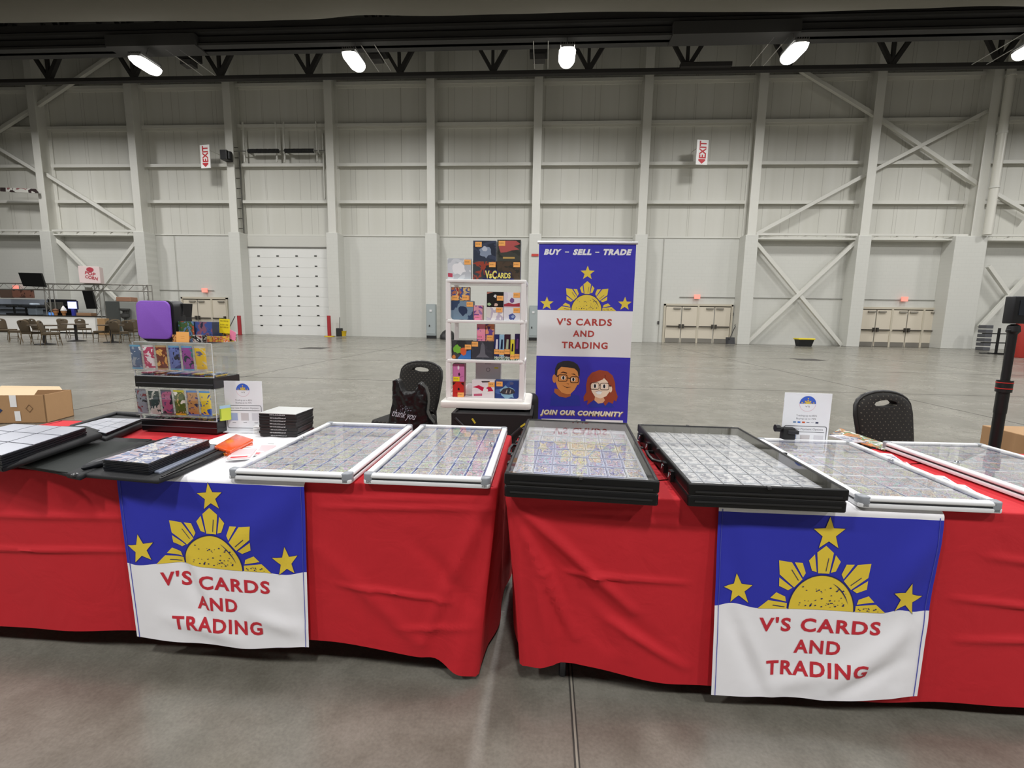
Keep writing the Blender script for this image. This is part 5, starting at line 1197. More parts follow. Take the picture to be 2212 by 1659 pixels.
# ---------------------------------------------------------------- payment sign stands
SUNM = mat('e0c040', .6); SBLUE = mat('3c62c8', .6); LG = mat('8f9096', .7); PINKL = mat('e3b8c4', .7)
def pay_sign(label, px0, px1, py0, py1, Yd, rz, logos):
    a, q = at(px0, py0, Yd), at(px1, py0, Yd); w_ = q.x-a.x; h_ = a.z-ZW
    t = thing('payment_sign', label, 'sign', ((a.x+q.x)/2, Yd, ZW), rz, 'payment sign stands')
    pm = mat('eef0f4', .35)
    MB().bb(-w_/2, w_/2, 0, .003, 0, h_, pm).build('sign_card', t, bevel=.0006)
    MB().bb(-w_/2, w_/2, -.03, .06, 0, .003, pm).build('foot', t)
    b = MB(); y = -.0006; r_ = w_*.175; c0 = h_*.815 if not logos else h_*.79; c0 = h_-w_*.24
    X = FX((0, y, c0)); b.flat([(r_*cos(pi*i/20), r_*sin(pi*i/20)) for i in range(21)], SBLUE, X)
    for i in range(20, 40):
        a0, a1 = pi*i/20, pi*(i+1)/20; b.add([(r_*cos(a0), r_*sin(a0), 0), (r_*cos(a1), r_*sin(a1), 0), (r_*.96*cos(a1), r_*.96*sin(a1), 0), (r_*.96*cos(a0), r_*.96*sin(a0), 0)], [(0, 1, 2, 3)], PINKL, X)
    X2 = FX((0, y-.0005, c0)); s = r_*.28
    for p in G_: b.flat([(v[0]*s, v[1]*s) for v in p], SUNM, X2)
    for (sx, sy) in ((0, 2.4), (-2.5, .45), (2.5, .45)): b.flat([(v[0]*s, v[1]*s) for v in star(sx, sy, .45)], SUNM, X2)
    text(b, "V'S", r_*.55, r_*.2, mat('5a5a60', .7), FX((0, y, c0-r_*.35))); b.build('round_emblem', t)
    b = MB(); z = c0-r_-w_*.10
    text(b, 'Trading up to 85%', w_*.44, w_*.05, LG, FX((0, y, z))); text(b, 'Buying up to 75%', w_*.42, w_*.05, LG, FX((0, y, z-w_*.07)))
    if logos:
        for k, c_ in enumerate(('6a8ab0', '3a78d0', 'd05a2a', '2a3a70', 'b9bcc4', '202a50')): b.box((-w_*.24+k*w_*.095, y, z-w_*.15), (w_*.06, .0006, w_*.035 if k not in (3, 4) else w_*.012), mat(c_, .5))
        z -= w_*.10
    zt = z-w_*.13; zb_ = zt-w_*.62; X = FX((0, y, 0)); O = rrect(-w_*.46, w_*.46, zb_, zt, w_*.05); I = rrect(-w_*.447, w_*.447, zb_+w_*.013, zt-w_*.013, w_*.04)
    for i in range(len(O)): j = (i+1) % len(O); b.add([(O[i][0], O[i][1], 0), (O[j][0], O[j][1], 0), (I[j][0], I[j][1], 0), (I[i][0], I[i][1], 0)], [(0, 1, 2, 3)], mat('55565c', .6), X)
    text(b, 'Alternate Payment Options', w_*.76, w_*.06, LG, FX((0, y, zt-w_*.08))); b.box((0, y, zt-w_*.14), (w_*.82, .0005, w_*.009), mat('4a4b50', .6))
    for k, c_ in enumerate(('a9b9e0', 'c9c4c6', 'd4d4da')):
        b.box((-w_*.28+k*w_*.29, y, zt-w_*.31), (w_*.2, .0005, w_*.2), mat(c_, .6)); b.box((-w_*.28+k*w_*.29, y, zt-w_*.47), (w_*.09, .0005, w_*.012), LG)
    b.build('printed_text', t)
pay_sign('white payment sign standing beside the acrylic pack stand on the left table', 484, 563, 822, 930, 2.20, radians(4), False)
pay_sign('white payment sign standing behind the white case on the right table', 1697, 1798, 848, 985, 2.27, radians(-2), True)
# ---------------------------------------------------------------- stack of black card boxes
c0 = atz(606, 946, ZW); bw = at(643, 920, 2.13).x-at(563, 920, 2.13).x; nb = 8; hb = (at(600, 893, 2.12).z-ZW)/nb
for k in range(nb):
    b = MB(); rnd = random.Random(k)
    t = thing('card_storage_box', '', 'box', (at(603, 920, 2.13).x+rnd.uniform(-.003, .003), 2.12, ZW+k*hb), radians(rnd.uniform(-2, 2)), 'stack of black card boxes')
    t['label'] = 'flat black card box, ' + ['bottom one', 'second from bottom', 'third from bottom', 'fourth from bottom', 'fourth from top', 'third from top', 'second from top', 'topmost one'][k] + ' of the stack beside the payment sign'
    MB().bb(-bw/2, bw/2, 0, .165, .0006, hb*.78, mat('151515', .4)).build('tray', t, bevel=.0012)
    MB().bb(-bw/2-.001, bw/2+.001, -.001, .166, hb*.78, hb*.98, mat('2c2c2e' if k < nb-1 else 'c9cac8', .35)).build('lid', t, bevel=.0008)
    b = MB(); text(b, 'GradedGuard' if k < nb-1 else 'GUARD', bw*.42, hb*.3, mat('e8e8ea', .4), FX((0, -.0008, hb*.42)), bold=.02, shear=.2); b.build('lettering', t)
# a stack of white edged sleeves beside it
for k in range(5):
    b = MB(); b.bb(-.02, .03, 0, .1, 0, .006, mat('f0f0f0', .4)); b.bb(.0, .03, -.004, 0, .001, .004, mat('d8d8da', .4)); o = b.build('white_sleeve_pack', bevel=.001)
    o.location = (at(563, 930, 2.17).x-.012, 2.16, ZW+.0005+k*.0078); tag(o, 'small white sleeve pack piled between payment sign and black boxes', 'sleeve pack', 'white sleeve packs by the black stack')
# orange box
P = zpoly([(463, 963), (497, 973), (546, 948), (510, 937)], ZW+.03); cx, cy = centre(P)
org = glass('orange_plastic', tint=(1, .25, .06, 1)); om = mat('ea5a22', .25, coat=.6)
t = thing('orange_card_case', 'glossy orange plastic card case lying before the payment sign on the left table', 'case', (cx, cy, ZW))
MB().slab([(p[0]-cx, p[1]-cy) for p in P], 0, .014, om).build('case_base', t, bevel=.003, smooth=50); MB().slab([((p[0]-cx)*1.02, (p[1]-cy)*1.02) for p in P], .015, .029, om).build('case_lid', t, bevel=.003, smooth=50)
q = P[1]; b = MB(); text(b, 'S', .012, .012, mat('f5a030', .5), FX((0, 0, 0))); o = b.build('lettering', t); e = Vector(P[1])-Vector(P[0]); o.rotation_euler = (0, 0, atan2(e.y, e.x)); o.location = (P[1][0]-cx-.02, P[1][1]-cy-.008, .015)
o.rotation_euler = (0, 0, atan2(e.y, e.x))
# two hanging sleeve packs
for k, (pts, lb) in enumerate((([(482, 1000), (545, 990), (594, 940), (540, 938)], 'white and red sleeve pack with hang tab lying left of the leftmost white case'), ([(520, 992), (560, 975), (600, 945), (570, 940)], 'second white and red sleeve pack, tucked under the first near the leftmost white case'))):
    a0, a1 = atz(*pts[0], ZW+.006), atz(*pts[3], ZW+.006); d = (a1-a0); L_ = d.length; rz = atan2(d.y, d.x)-pi/2
    L_ = .20; wq = .095
    m0 = (atz(*pts[0], ZW+.006)+atz(*pts[1], ZW+.006))/2
    t = thing('sleeve_pack', lb, 'sleeve pack', (m0.x, m0.y, ZW+(.008-.006*k)), rz if k == 0 else rz-radians(14), 'white sleeve packs with hang tabs')
    b = MB(); b.prism(rrect(-wq/2, wq/2, 0, L_, .008), .003, mat('f3f3f3', .35)); b.build('card_back', t, bevel=.0006)
    b = MB(); b.prism(rrect(-wq/2+.006, wq/2-.006, .004, L_*.72, .008), .004, mat('e6c9cc', .3), z=.003); b.build('sleeves', t, bevel=.001)
    b = MB(); b.prism(rrect(-.03, .03, .012, .026, .003), .0006, mat('d5303c', .5), z=.0071); b.prism(rrect(-.036, .036, .03, .045, .003), .0006, mat('eeeeee', .5), z=.0071)
    b.build('printed_band', t)
    b = MB(); b.prism(rrect(-.014, .014, L_*.88, L_*.90, .003), .0004, mat('55565c', .5), z=.0031); b.build('hang_slot', t)

# ================================================================ BEHIND: SHELF UNIT ON A SMALL TABLE
YSH = 3.42
def SP_(x, y, Y=YSH): return at(x, y, Y)
xa, xb = SP_(962, 870).x, SP_(1132, 870).x; xc = (xa+xb)/2; SWd = xb-xa; SDp = .36
zt_ = SP_(1045, 884, YSH-.06).z; zt_top = SP_(1045, 868, YSH-.02).z
t = thing('folding_table', 'small white plastic folding table under the shelf unit', 'table', (xc+.01, YSH+.2, 0))
tw = SP_(1141, 880).x-SP_(947, 880).x
b = MB(); b.prism(rrect(-tw/2, tw/2, -.26, .26, .04), zt_top-zt_, mat('e4e1da', .45), z=zt_); b.build('tabletop', t, bevel=.01, smooth=40)
TTOP = zt_top
for sx in (-1, 1):
    for y in (.16, .25): MB().tube([(sx*tw*.40, y, zt_), (sx*tw*.40, y, 0)], .012, mat('2c2c2e', .4), 8).build('leg', t)
    MB().tube([(sx*tw*.40, .16, .12), (sx*tw*.40, .25, .12)], .01, mat('2c2c2e', .4), 8).build('leg_brace', t)
tw_ = thing('plastic_shelf_unit', 'white four tier plastic shelf unit holding card boxes', 'shelf', (xc, YSH, TTOP))
PW_ = mat('f1f0ee', .4)
zs = [SP_(1045, y).z-TTOP for y in (864, 781, 695, 607)]
zs[0] = .012
for k, z in enumerate(zs):
    lip = .022
    b = MB(); b.prism(rrect(-SWd/2, SWd/2, 0, SDp, .03), lip, PW_, z=z-lip/2 if k else 0); 
    b.build('shelf', tw_, bevel=.004, smooth=40)
top_z = [z+.011 for z in zs]; top_z[0] = .022
for sx in (-1, 1):
    for y in (.018, SDp-.018):
        for z0, z1 in zip([top_z[0]]+top_z[1:-1], [z-.011 for z in zs[1:]]):
            b = MB(); b.prism(rrect(-.019, .019, -.013, .013, .008), z1-z0, PW_, Matrix.Translation((sx*(SWd/2-.021), y, z0))); b.build('post', tw_, smooth=40)
# gussets rounding the inner corners
for z0, z1 in zip(top_z, [z-.011 for z in zs[1:]]):
    for sx in (-1, 1):
        b = MB(); xx = sx*(SWd/2-.04); r_ = .022
        b.prism([(xx, z0)]+[(xx-sx*(r_-r_*cos(a)), z0+(r_-r_*sin(a))) for a in [pi/2*i/6 for i in range(7)]][::1], .02, PW_, FX((0, .026, 0))); b.build('gusset', tw_)
# side brace panels
for k in range(3):
    z0, z1 = top_z[k], zs[k+1]-.011
    b = MB(); b.beam((-SWd/2+.02, .03, z0+.01), (-SWd/2+.02, SDp-.03, z0+.06), .008, .012, PW_); b.build('side_brace', tw_)
# goods on the shelves: (px0, px1, top py, tier, depth front, depth, colours, side colour, label, tag)
S2 = .2532
def SX(v): return 940+v*S2
def SY(v): return 500+v*S2
TIERZ = [TTOP+z for z in top_z]
TIERZ[3] = TTOP+zs[3]+.011
def shelf_box(x0, x1, y0, z0, yf, dep, cols, side, lb, tags, sc=12, seed=0, tagcol=None, extra=None):
    Yf = YSH+yf; a, q = SP_(SX(x0), SY(y0), Yf), SP_(SX(x1), SY(y0), Yf); w_ = q.x-a.x; zt = (a.z+q.z)/2; h_ = zt-z0
    t = thing('card_box', lb, 'box', ((a.x+q.x)/2, Yf, z0), 0, 'card boxes on the shelf unit')
    m = art(cols, sc, .3, seed) if isinstance(cols, tuple) else mat(cols, .35)
    b = MB(); b.bb(-w_/2, w_/2, .0008, dep, 0, h_, mat(side, .4)); b.bb(-w_/2+.001, w_/2-.001, 0, .0008, .001, h_-.001, m); b.build('carton', t)
    for k, (tx, ty) in enumerate(tags or []):
        p = SP_(SX(tx), SY(ty), Yf); c_ = ORANGE if tagcol is None else tagcol; W2, H2 = .047, .035
        x_ = p.x-t.location.x; z_ = p.z-z0-H2
        x_ = min(x_, w_/2-W2) if w_ > W2 else -w_/2; z_ = max(z_, 0.0)
        b = MB(); b.bb(x_, x_+min(W2, w_), -.0016, -.0008, z_, z_+H2, c_)
        for j in range(4): b.box((x_+.012+j*.007, -.0018, z_+H2*.55), (.003, .0003, .009), INK)
        b.box((x_+.006, -.0018, z_+H2*.55), (.002, .0003, .012), INK); b.build('price_tag', t)
    if extra: extra(t, w_, h_)
    return t, w_, h_, zt
def blob(col, pts, name='printed_figure'):
    def f(t, w_, h_):
        b = MB()
        for c_, P in (pts if isinstance(pts, list) else [(col, pts)]): b.flat([(p[0]*w_, p[1]*h_) for p in P], mat(c_, .4), FX((0, -.0006-.00015*len(b.f), 0)))
        b.build(name, t)
    return f
def splat(n, seed, cx, cy, r): rr = random.Random(seed); return [(cx+r*rr.uniform(.65, 1.15)*cos(2*pi*i/n), cy+1.1*r*rr.uniform(.65, 1.15)*sin(2*pi*i/n)) for i in range(n)]
z3 = TIERZ[3]
shelf_box(105, 305, 228, z3, .02, .05, ('d8dde2', 'c2c8ce', 'eceff2'), 'd4d8dc', 'silver white wrapped card box, left end of the shelf unit top', [(250, 240)], 9, 1, None, blob('', [('f2f4f6', splat(14, 3, 0, .5, .3)), ('c04a60', [(-.48, .12), (-.28, .1), (-.28, .28), (-.48, .3)])]))
_, _, h1, zt1 = shelf_box(322, 522, 255, z3, .03, .09, ('3c3f42', '444a4e', 'a04a3c', '343638'), '35383a', 'dark box with red artwork, lower left of the four on the shelf unit top', [(460, 262)], 10, 2)
_, _, h2, zt2 = shelf_box(528, 728, 255, z3, .03, .09, ('3a3a34', '55483c', '4a4238', '303230'), '33342f', 'olive brown box, lower right of the four on the shelf unit top', [(668, 262)], 10, 3)
zz = max(zt1, zt2)
shelf_box(324, 522, 78, zt1+.0005, .03, .09, ('3a4252', '444c60', '343a48'), 'b8bcc4', 'slate blue box with pale artwork, upper left of the four on the shelf unit top', [(342, 88)], 7, 4, None, blob('', [('8d9bb0', splat(16, 5, 0, .45, .28)), ('c2cad6', splat(12, 6, 0, .6, .12))]))
shelf_box(530, 732, 70, zt2+.0005, .03, .09, ('3e403c', '4a4c46', '383a36'), '9a9c98', 'dark box with big red artwork, upper right of the four on the shelf unit top', [(542, 80)], 7, 5, None, blob('', [('b85a58', [(-.45, .75), (-.2, .95), (.3, .95), (.48, .8), (.2, .7), (.45, .55), (.1, .5), (-.1, .42), (-.35, .4), (-.4, .55)]), ('c9a860', [(-.25, .12), (.25, .12), (.25, .2), (-.25, .2)])]))
# lettering sign on the top shelf
p = SP_(SX(537), SY(412), YSH+.01); wS = 1.16*SP_(SX(690), SY(400), YSH+.01).x-SP_(SX(385), SY(400), YSH+.01).x
t = thing('lettering_sign', 'yellow VS CARDS lettering with navy outline on the shelf unit top', 'sign', (p.x, YSH+.012, z3)); hS = .062
b = MB(); nv_ = mat('1f2560', .5)
X = FX((0, -.001, hS/2))
for (tx, w_, h_, x_, z_) in (('V', .044, .055, -.105, .004), ('s', .026, .034, -.074, -.006), ('C', .044, .058, -.036, .003), ('ARDS', .13, .040, .055, -.002)):
    s_ = wS/.30
    text(b, tx, w_*s_+.014, h_+.016, nv_, FX((x_*s_, -.0012, hS/2+z_)), bold=.14, sp=1.0)
b.bb(-wS/2, wS/2, -.0006, .002, .0, .010, nv_); b.build('outline_plate', t)
for (tx, w_, h_, x_, z_) in (('V', .044, .055, -.105, .004), ('s', .026, .034, -.074, -.006), ('C', .044, .058, -.036, .003), ('ARDS', .13, .040, .055, -.002)):
    b = MB(); text(b, tx, w_*wS/.30, h_, mat('f4e878', .5), FX((x_*wS/.30, -.0024, hS/2+z_)), bold=.04); b.build('letter_face', t)
# tier 3 (upper)
z2 = TIERZ[2]
_, _, _, zq = shelf_box(130, 325, 592, z2, .03, .08, ('56708c', '3c4c6a', '7c94a8'), '4a5a6e', 'blue grey box on the left of the upper shelf', [(268, 600)], 8, 11, None, blob('', [('2c3a58', splat(12, 8, .05, .5, .26))]))
shelf_box(130, 207, 475, zq+.0005, .035, .05, ('c87a50', '4a5a9a', 'e0c080', 'a03a40'), '8a8078', 'small orange and blue box, left one of the pair on the upper shelf', [(145, 545)], 24, 12)
shelf_box(209, 295, 475, zq+.0005, .035, .05, ('c87a50', '4a5a9a', 'e0c080', 'a03a40'), '8a8078', 'small orange and blue box, right one of the pair on the upper shelf', [(232, 545)], 24, 13)
shelf_box(328, 405, 630, z2, .03, .08, ('a07ab0', 'e0a0b0', '7a4a90'), 'b88a6a', 'small purple and pink box in the middle of the upper shelf', [(335, 722)], 16, 14, PINKN)
_, _, _, za_ = shelf_box(438, 583, 645, z2, .02, .09, ('ecebea', 'f4f2f0', 'c9c0d0', 'e0dcd8'), 'b8a898', 'white box, lower left of the four on the right of the upper shelf', [(520, 648)], 12, 15)
_, _, _, zb_ = shelf_box(585, 727, 648, z2, .02, .09, ('f0f0f2', 'e8e8ee', 'e2e4ea'), 'c8c8ce', 'white box with blue round artwork, lower right of the four on the upper shelf', [(668, 652)], 12, 16, None, blob('', [('4a5aa0', splat(16, 9, .02, .3, .24)), ('9ab0d8', splat(10, 19, .05, .3, .12))]))
shelf_box(441, 583, 515, za_+.0005, .02, .09, ('1c1a1a', '242222', '2c2a2a'), '202020', 'black box with white round figures, upper left of the four on the upper shelf', [(528, 548)], 10, 17, None, blob('', [('e8e8e6', splat(12, 21, .0, .72, .1)), ('b0d0a0', splat(12, 22, -.35, .18, .11)), ('e0c0b0', splat(12, 23, .05, .15, .12)), ('c08070', [(-.48, .85), (-.1, .98), (-.3, .98), (-.48, .98)])]))
shelf_box(585, 727, 518, zb_+.0005, .02, .09, ('f2f0f2', 'ecebf0', 'e0dce6'), 'c8c4ca', 'white box with purple artwork, upper right of the four on the upper shelf', [(668, 522)], 10, 18, None, blob('', [('7a5a90', splat(10, 25, .0, .45, .16)), ('b03a4a', [(-.48, .05), (.48, .05), (.48, .3), (.1, .22), (-.2, .3), (-.48, .2)])]))
# tier 2 (middle)
z1_ = TIERZ[1]
_, _, _, zp_ = shelf_box(140, 308, 930, z1_, .03, .08, ('3a3c3e', '44464a', '303234'), '3a3c3e', 'dark box with green, orange and blue figures on the middle shelf', [(272, 965)], 8, 31, None, blob('', [('3a78c0', [(-.2, .02), (.48, .02), (.48, .5), (.1, .4)]), ('7ac040', splat(12, 31, -.2, .52, .24)), ('e0663a', splat(12, 32, .12, .42, .2)), ('e08a40', splat(8, 33, -.38, .12, .1))]))
_, _, _, zr_ = shelf_box(310, 503, 937, z1_, .03, .08, ('44464e', '3c3e46', '4c4e56'), '3a3c42', 'dark grey box with faint figure in the middle of the middle shelf', [(312, 940)], 10, 32, None, blob('', [('6a6c74', [(-.3, .12), (.3, .12), (.12, .3), (.08, .8), (0, .95), (-.08, .8), (-.12, .35)])]))
shelf_box(355, 428, 790, zr_+.0005, .04, .06, ('6a4a90', 'f09ab0', '9a6ab0'), 'a86a60', 'small purple and pink box, left one of the pair on the dark grey box', [(358, 880)], 16, 33, PINKN)
shelf_box(430, 505, 790, zr_+.0005, .04, .06, ('6a4a90', 'e8a070', '8a5a98'), 'a86a60', 'small purple and orange box, right one of the pair on the dark grey box', [(440, 885)], 16, 34)
for (x0, x1, y0, c1, c2, lb, tg) in ((505, 547, 880, '28306a', 'e8e8f0', 'tall navy and white pack box, leftmost on the right of the middle shelf', (507, 1005)), (548, 590, 882, '9ac4dc', '1c2a4a', 'tall pale blue pack box, second of the row on the middle shelf', (548, 1010)),
                                (592, 640, 880, '3a1c2e', 'b0c0a0', 'tall maroon pack box, third of the row on the middle shelf', (596, 1005)), (643, 678, 925, 'e8dc40', '1c1c20', 'shorter yellow and black pack box on the middle shelf', (640, 1050)), (680, 722, 875, '2a1f4a', '6a3a7a', 'tall dark violet pack box, rightmost on the middle shelf', (676, 1045))):
    def ex(t, w_, h_, c2=c2):
        b = MB(); X = FX((0, -.0012, h_*.62)) @ Matrix.Rotation(radians(90), 4, 'Z'); b.flat([(-h_*.18, -w_*.2), (h_*.2, -w_*.25), (h_*.2, w_*.1), (-h_*.18, w_*.25)], mat(c2, .4), X); b.flat([(-w_*.5, .0), (w_*.5, .0), (w_*.5, h_*.13), (-w_*.5, h_*.16)], art(('3a6a50', 'b8c0b8', '2a3a30'), 60, .3, 44), FX((0, -.001, .001))); b.build('printed_panel', t)
    shelf_box(x0, x1, y0, z1_, .02, .09, c1, c1, lb, [tg], extra=ex)
# tier 1 (bottom)
z0_ = TIERZ[0]
_, _, _, zr2 = shelf_box(148, 245, 1283, z0_, .03, .08, 'c8302c', 'b02a28', 'red box with dark marks at the bottom left of the shelf unit', [(195, 1390)], extra=blob('', [('2a1a1c', [(-.48, .75), (-.2, .95), (-.48, .98)]), ('2a1a1c', [(.48, .75), (.2, .95), (.48, .98)]), ('2a1a1c', splat(10, 41, .05, .52, .1)), ('7a1a1c', [(-.2, .3), (.3, .3), (.05, .22)])]))
shelf_box(148, 250, 1130, zr2+.0005, .03, .08, 'd07ab0', '8a3a5a', 'pink box with dark marks standing on the red box of the shelf unit', [(155, 1238)], tagcol=YEL, extra=blob('', [('3a2030', splat(10, 42, .05, .42, .1)), ('f0e0ea', splat(8, 43, 0, .8, .12)), ('9a4a80', [(-.4, .3), (0, .22), (.45, .32), (0, .26)])]))
shelf_box(315, 508, 1270, z0_, .02, .08, ('f2f0f0', 'ece8ea', 'f6f4f4'), 'e0dcdc', 'white and crimson box in the middle of the bottom shelf', [(455, 1285)], 8, 44, None, blob('', [('c8204a', [(-.48, .6), (-.25, .55), (0, .35), (.45, .4), (.3, .7), (.48, .85), (.1, .55), (-.2, .72)]), ('f0f0f0', splat(12, 45, .1, .45, .15)), ('c86080', [(-.42, .1), (-.05, .12), (-.05, .25), (-.42, .22)]), ('2a2426', [(-.1, .95), (.3, .97), (.25, .9), (-.05, .88)])]))
shelf_box(512, 712, 1273, z0_, .02, .08, ('3a5a9a', '2c4a88', '4a6eac'), '2f4a80', 'blue box with a patterned dome at the bottom right of the shelf unit', [(522, 1280)], 8, 46, None, blob('', [('8ab8d0', splat(16, 47, .05, .35, .34)), ('3c4048', [(-.3, .32), (-.15, .55), (.1, .62), (.3, .5), (.36, .32), (.1, .22), (-.15, .24)]), ('b8b0a0', [(-.05, .3), (.0, .5), (.03, .5), (0, .3)]), ('b8b0a0', [(.12, .3), (.16, .5), (.19, .5), (.16, .3)]), ('5a6488', splat(10, 48, .2, .85, .1))]))
b = MB(); a, q = SP_(SX(355), SY(1130), YSH+.3), SP_(SX(565), SY(1130), YSH+.3); zb_ = SP_(SX(460), SY(1255), YSH+.3).z; za2 = a.z
t = thing('white_carton', 'grey white carton with round mark behind the bottom shelf boxes', 'box', ((a.x+q.x)/2, YSH+.24, TIERZ[0])); w_ = q.x-a.x; h_ = min(zs[1]-.02, za2-TIERZ[0]+.02)-.0
h_ = TTOP+zs[1]-.013-TIERZ[0]
MB().bb(-w_/2, w_/2, 0, .08, 0, h_, mat('cfcfd2', .5)).build('carton_body', t)
b = MB(); X = FX((.0, -.0008, h_*.72))
for i in range(20):
    a0, a1 = 2*pi*i/20, 2*pi*(i+1)/20; b.add([(.016*cos(a0), .016*sin(a0), 0), (.016*cos(a1), .016*sin(a1), 0), (.012*cos(a1), .012*sin(a1), 0), (.012*cos(a0), .012*sin(a0), 0)], [(0, 1, 2, 3)], mat('707278', .5), X)
b.box((.0, -.0008, h_*.9), (.05, .0005, .004), LG); b.box((.065, -.0008, h_*.78), (.03, .0005, .012), mat('e0d840', .5)); b.build('printed_mark', t)
b = MB(); b.lathe([(.01, 0), (.045, .005), (.05, .04), (.03, .075), (.012, .09)], mat('e9e9ea', .4, bump=1, bscale=40), 12); o = b.build('white_plastic_bag', smooth=60); o.location = (SP_(SX(290), SY(1400), YSH+.14).x+.005, YSH+.16, TIERZ[0]); tag(o, 'crumpled white plastic bag between the red and crimson boxes', 'bag')
# ---------------------------------------------------------------- folding wagon and bag below
WG = mat('151515', .7)
x0, x1 = at(975, 900, 3.2).x, at(1150, 900, 3.2).x
t = thing('folding_wagon', 'black folding wagon with yellow tags below the white shelf table', 'wagon', ((x0+x1)/2, 3.40, 0)); ww = x1-x0
b = MB(); b.bb(-ww/2, ww/2, -.2, -.17, .12, .672, WG); b.bb(-ww/2, ww/2, .17, .2, .12, .672, WG); b.bb(-ww/2, -ww/2+.02, -.17, .17, .12, .672, WG); b.bb(ww/2-.02, ww/2, -.17, .17, .12, .672, WG); b.bb(-ww/2, ww/2, -.18, .18, .60, .66, mat('0d0d0e', .9)); b.bb(-ww/2, ww/2, -.2, .2, .1, .12, WG); b.build('fabric_body', t)
fm = mat('3a3a3c', .35, .4)
for s in (-1, 1): MB().tube([(s*-ww*.45, -.215-.01*s, .15), (s*ww*.45, -.215-.01*s, .64)], .008, fm, 8).build('cross_brace', t)
for (x_, z_, r_) in ((-.12, .63, 55), (.22, .61, -35)):
    b = MB(); X = FX((x_, -.235, z_)) @ Matrix.Rotation(radians(-r_), 4, 'Z'); b.prism([(-.02, -.006), (.02, -.006), (.02, .006), (-.02, .006)], .002, mat('c8b832', .6), X); b.build('warning_tag', t)
for sx in (-1, 1):
    for sy in (-1, 1): MB().tube([(sx*ww*.38-.01, sy*.15, .06), (sx*ww*.38+.01, sy*.15, .06)], .06, BLACK, 14).build('wheel', t, smooth=40)
b = MB(); b.box((0, 0, .30), (.17, .16, .6), mat('121212', .7)); o = b.build('black_backpack', bevel=.05, seg=4, smooth=60); q = at(1141, 870, 3.9); o.location = (q.x, 3.9, 0); tag(o, 'black backpack on the floor between the shelf table and the banner', 'backpack')
mz = q.z
o.scale = (1, 1, (at(1150, 850, 3.9).z)/.6)
# ---------------------------------------------------------------- plastic bag over the chair
def carrier():
    Yb = 3.62; t = thing('carrier_bag', 'black plastic thank you bag hanging over the chair left of the shelf unit', 'bag')
    P = [(849, 822), (857, 819), (863, 823), (868, 838), (874, 848), (884, 849), (897, 846), (902, 835), (905, 827), (911, 828), (919, 838), (924, 852), (924, 868), (922, 890), (928, 905), (936, 916), (925, 930), (838, 930), (840, 905), (847, 870)]
    W = [at(x, y, Yb) for x, y in P]; c = sum(W, Vector())/len(W); t.location = (c.x, Yb, c.z)
    bm = bmesh.new(); V = [bm.verts.new((q.x-c.x, 0, q.z-c.z)) for q in W]; f = bm.faces.new(V)
    r = bmesh.ops.extrude_face_region(bm, geom=[f]); 
    for v in [e for e in r['geom'] if isinstance(e, bmesh.types.BMVert)]: v.co.y += .07
    bmesh.ops.triangulate(bm, faces=bm.faces)
    for _ in range(4):
        es = [e for e in bm.edges if e.calc_length() > .022]
        if es: bmesh.ops.subdivide_edges(bm, edges=es, cuts=1); bmesh.ops.triangulate(bm, faces=[f for f in bm.faces if len(f.verts) > 3])
    from mathutils import noise
    for v in bm.verts:
        q = v.co*14; n = noise.noise(Vector((q.x*1.8+q.z*.3, 1.3, q.z*.5)))*.02+noise.noise(Vector((q.x*3.5, 4, q.z*2.2)))*.010+noise.noise(Vector((q.x*6+q.z*2, 4, q.z*6)))*.005
        v.co.y += n-(.03*max(0, 1-(v.co.x/.16)**2)*(1 if v.co.y < .035 else 0))
    bmesh.ops.recalc_face_normals(bm, faces=bm.faces)
    me = bpy.data.meshes.new('bag_body'); bm.to_mesh(me); bm.free(); me.materials.append(mat('101012', .36, bump=.5, bscale=35, spec=.55)); me.polygons.foreach_set('use_smooth', [True]*len(me.polygons))
    o = bpy.data.objects.new('bag_body', me); COL.objects.link(o); o.parent = t
    b = MB(); p = at(873, 898, Yb-.06); X = FX((p.x-c.x, -.062, p.z-c.z), tilt=0) @ Matrix.Rotation(radians(-9), 4, 'Z'); text(b, 'thank you', .19, .075, mat('cdd0dc', .5), X, shear=.5); b.build('lettering', t)
    b = MB(); rr = random.Random(4)
    for _ in range(26):
        x, z = rr.gauss(0, .03), rr.gauss(0, .016); s = rr.uniform(.002, .005); b.flat([(x-s, z), (x, z-s*.6), (x+s, z), (x, z+s)], mat('9aa0b4', .5), FX((p.x-c.x+.005, -.0625, p.z-c.z+.055)))
    b.build('printed_flowers', t)
carrier()
# ---------------------------------------------------------------- roll-up banner
YBN = 4.1
tl, tr_ = at(1165.3, 526, YBN), at(1373.5, 527, YBN); bx0, bx1 = -.062, .742; ztop_ = (tl.z+tr_.z)/2
cxb = (bx0+bx1)/2; Wb = bx1-bx0
t = thing('rollup_banner', 'tall blue and white roll up banner for a card shop behind the tables', 'banner', (cxb, YBN, 0))
zA = at(1162, 669, YBN).z; zA = (zA+at(1364, 673, YBN).z)/2; zB = (at(1162, 769, YBN).z+at(1360, 772, YBN).z)/2
bb_ = fabric('3a35b4', 'banner_blue'); bb_.node_tree.nodes['Principled BSDF'].inputs['Roughness'].default_value = .5; bw_ = mat('ececec', .55)
b = MB(); b.bb(-Wb/2, Wb/2, 0, .002, .10, zB, bb_); b.bb(-Wb/2, Wb/2, 0, .002, zB, zA, bw_); b.bb(-Wb/2, Wb/2, 0, .002, zA, ztop_, bb_); b.build('printed_sheet', t)
MB().tube([(-Wb/2-.012, 0, ztop_+.008), (Wb/2+.012, 0, ztop_+.008)], .013, mat('d8d8da', .3, .4), 12).build('top_rail', t, smooth=40)
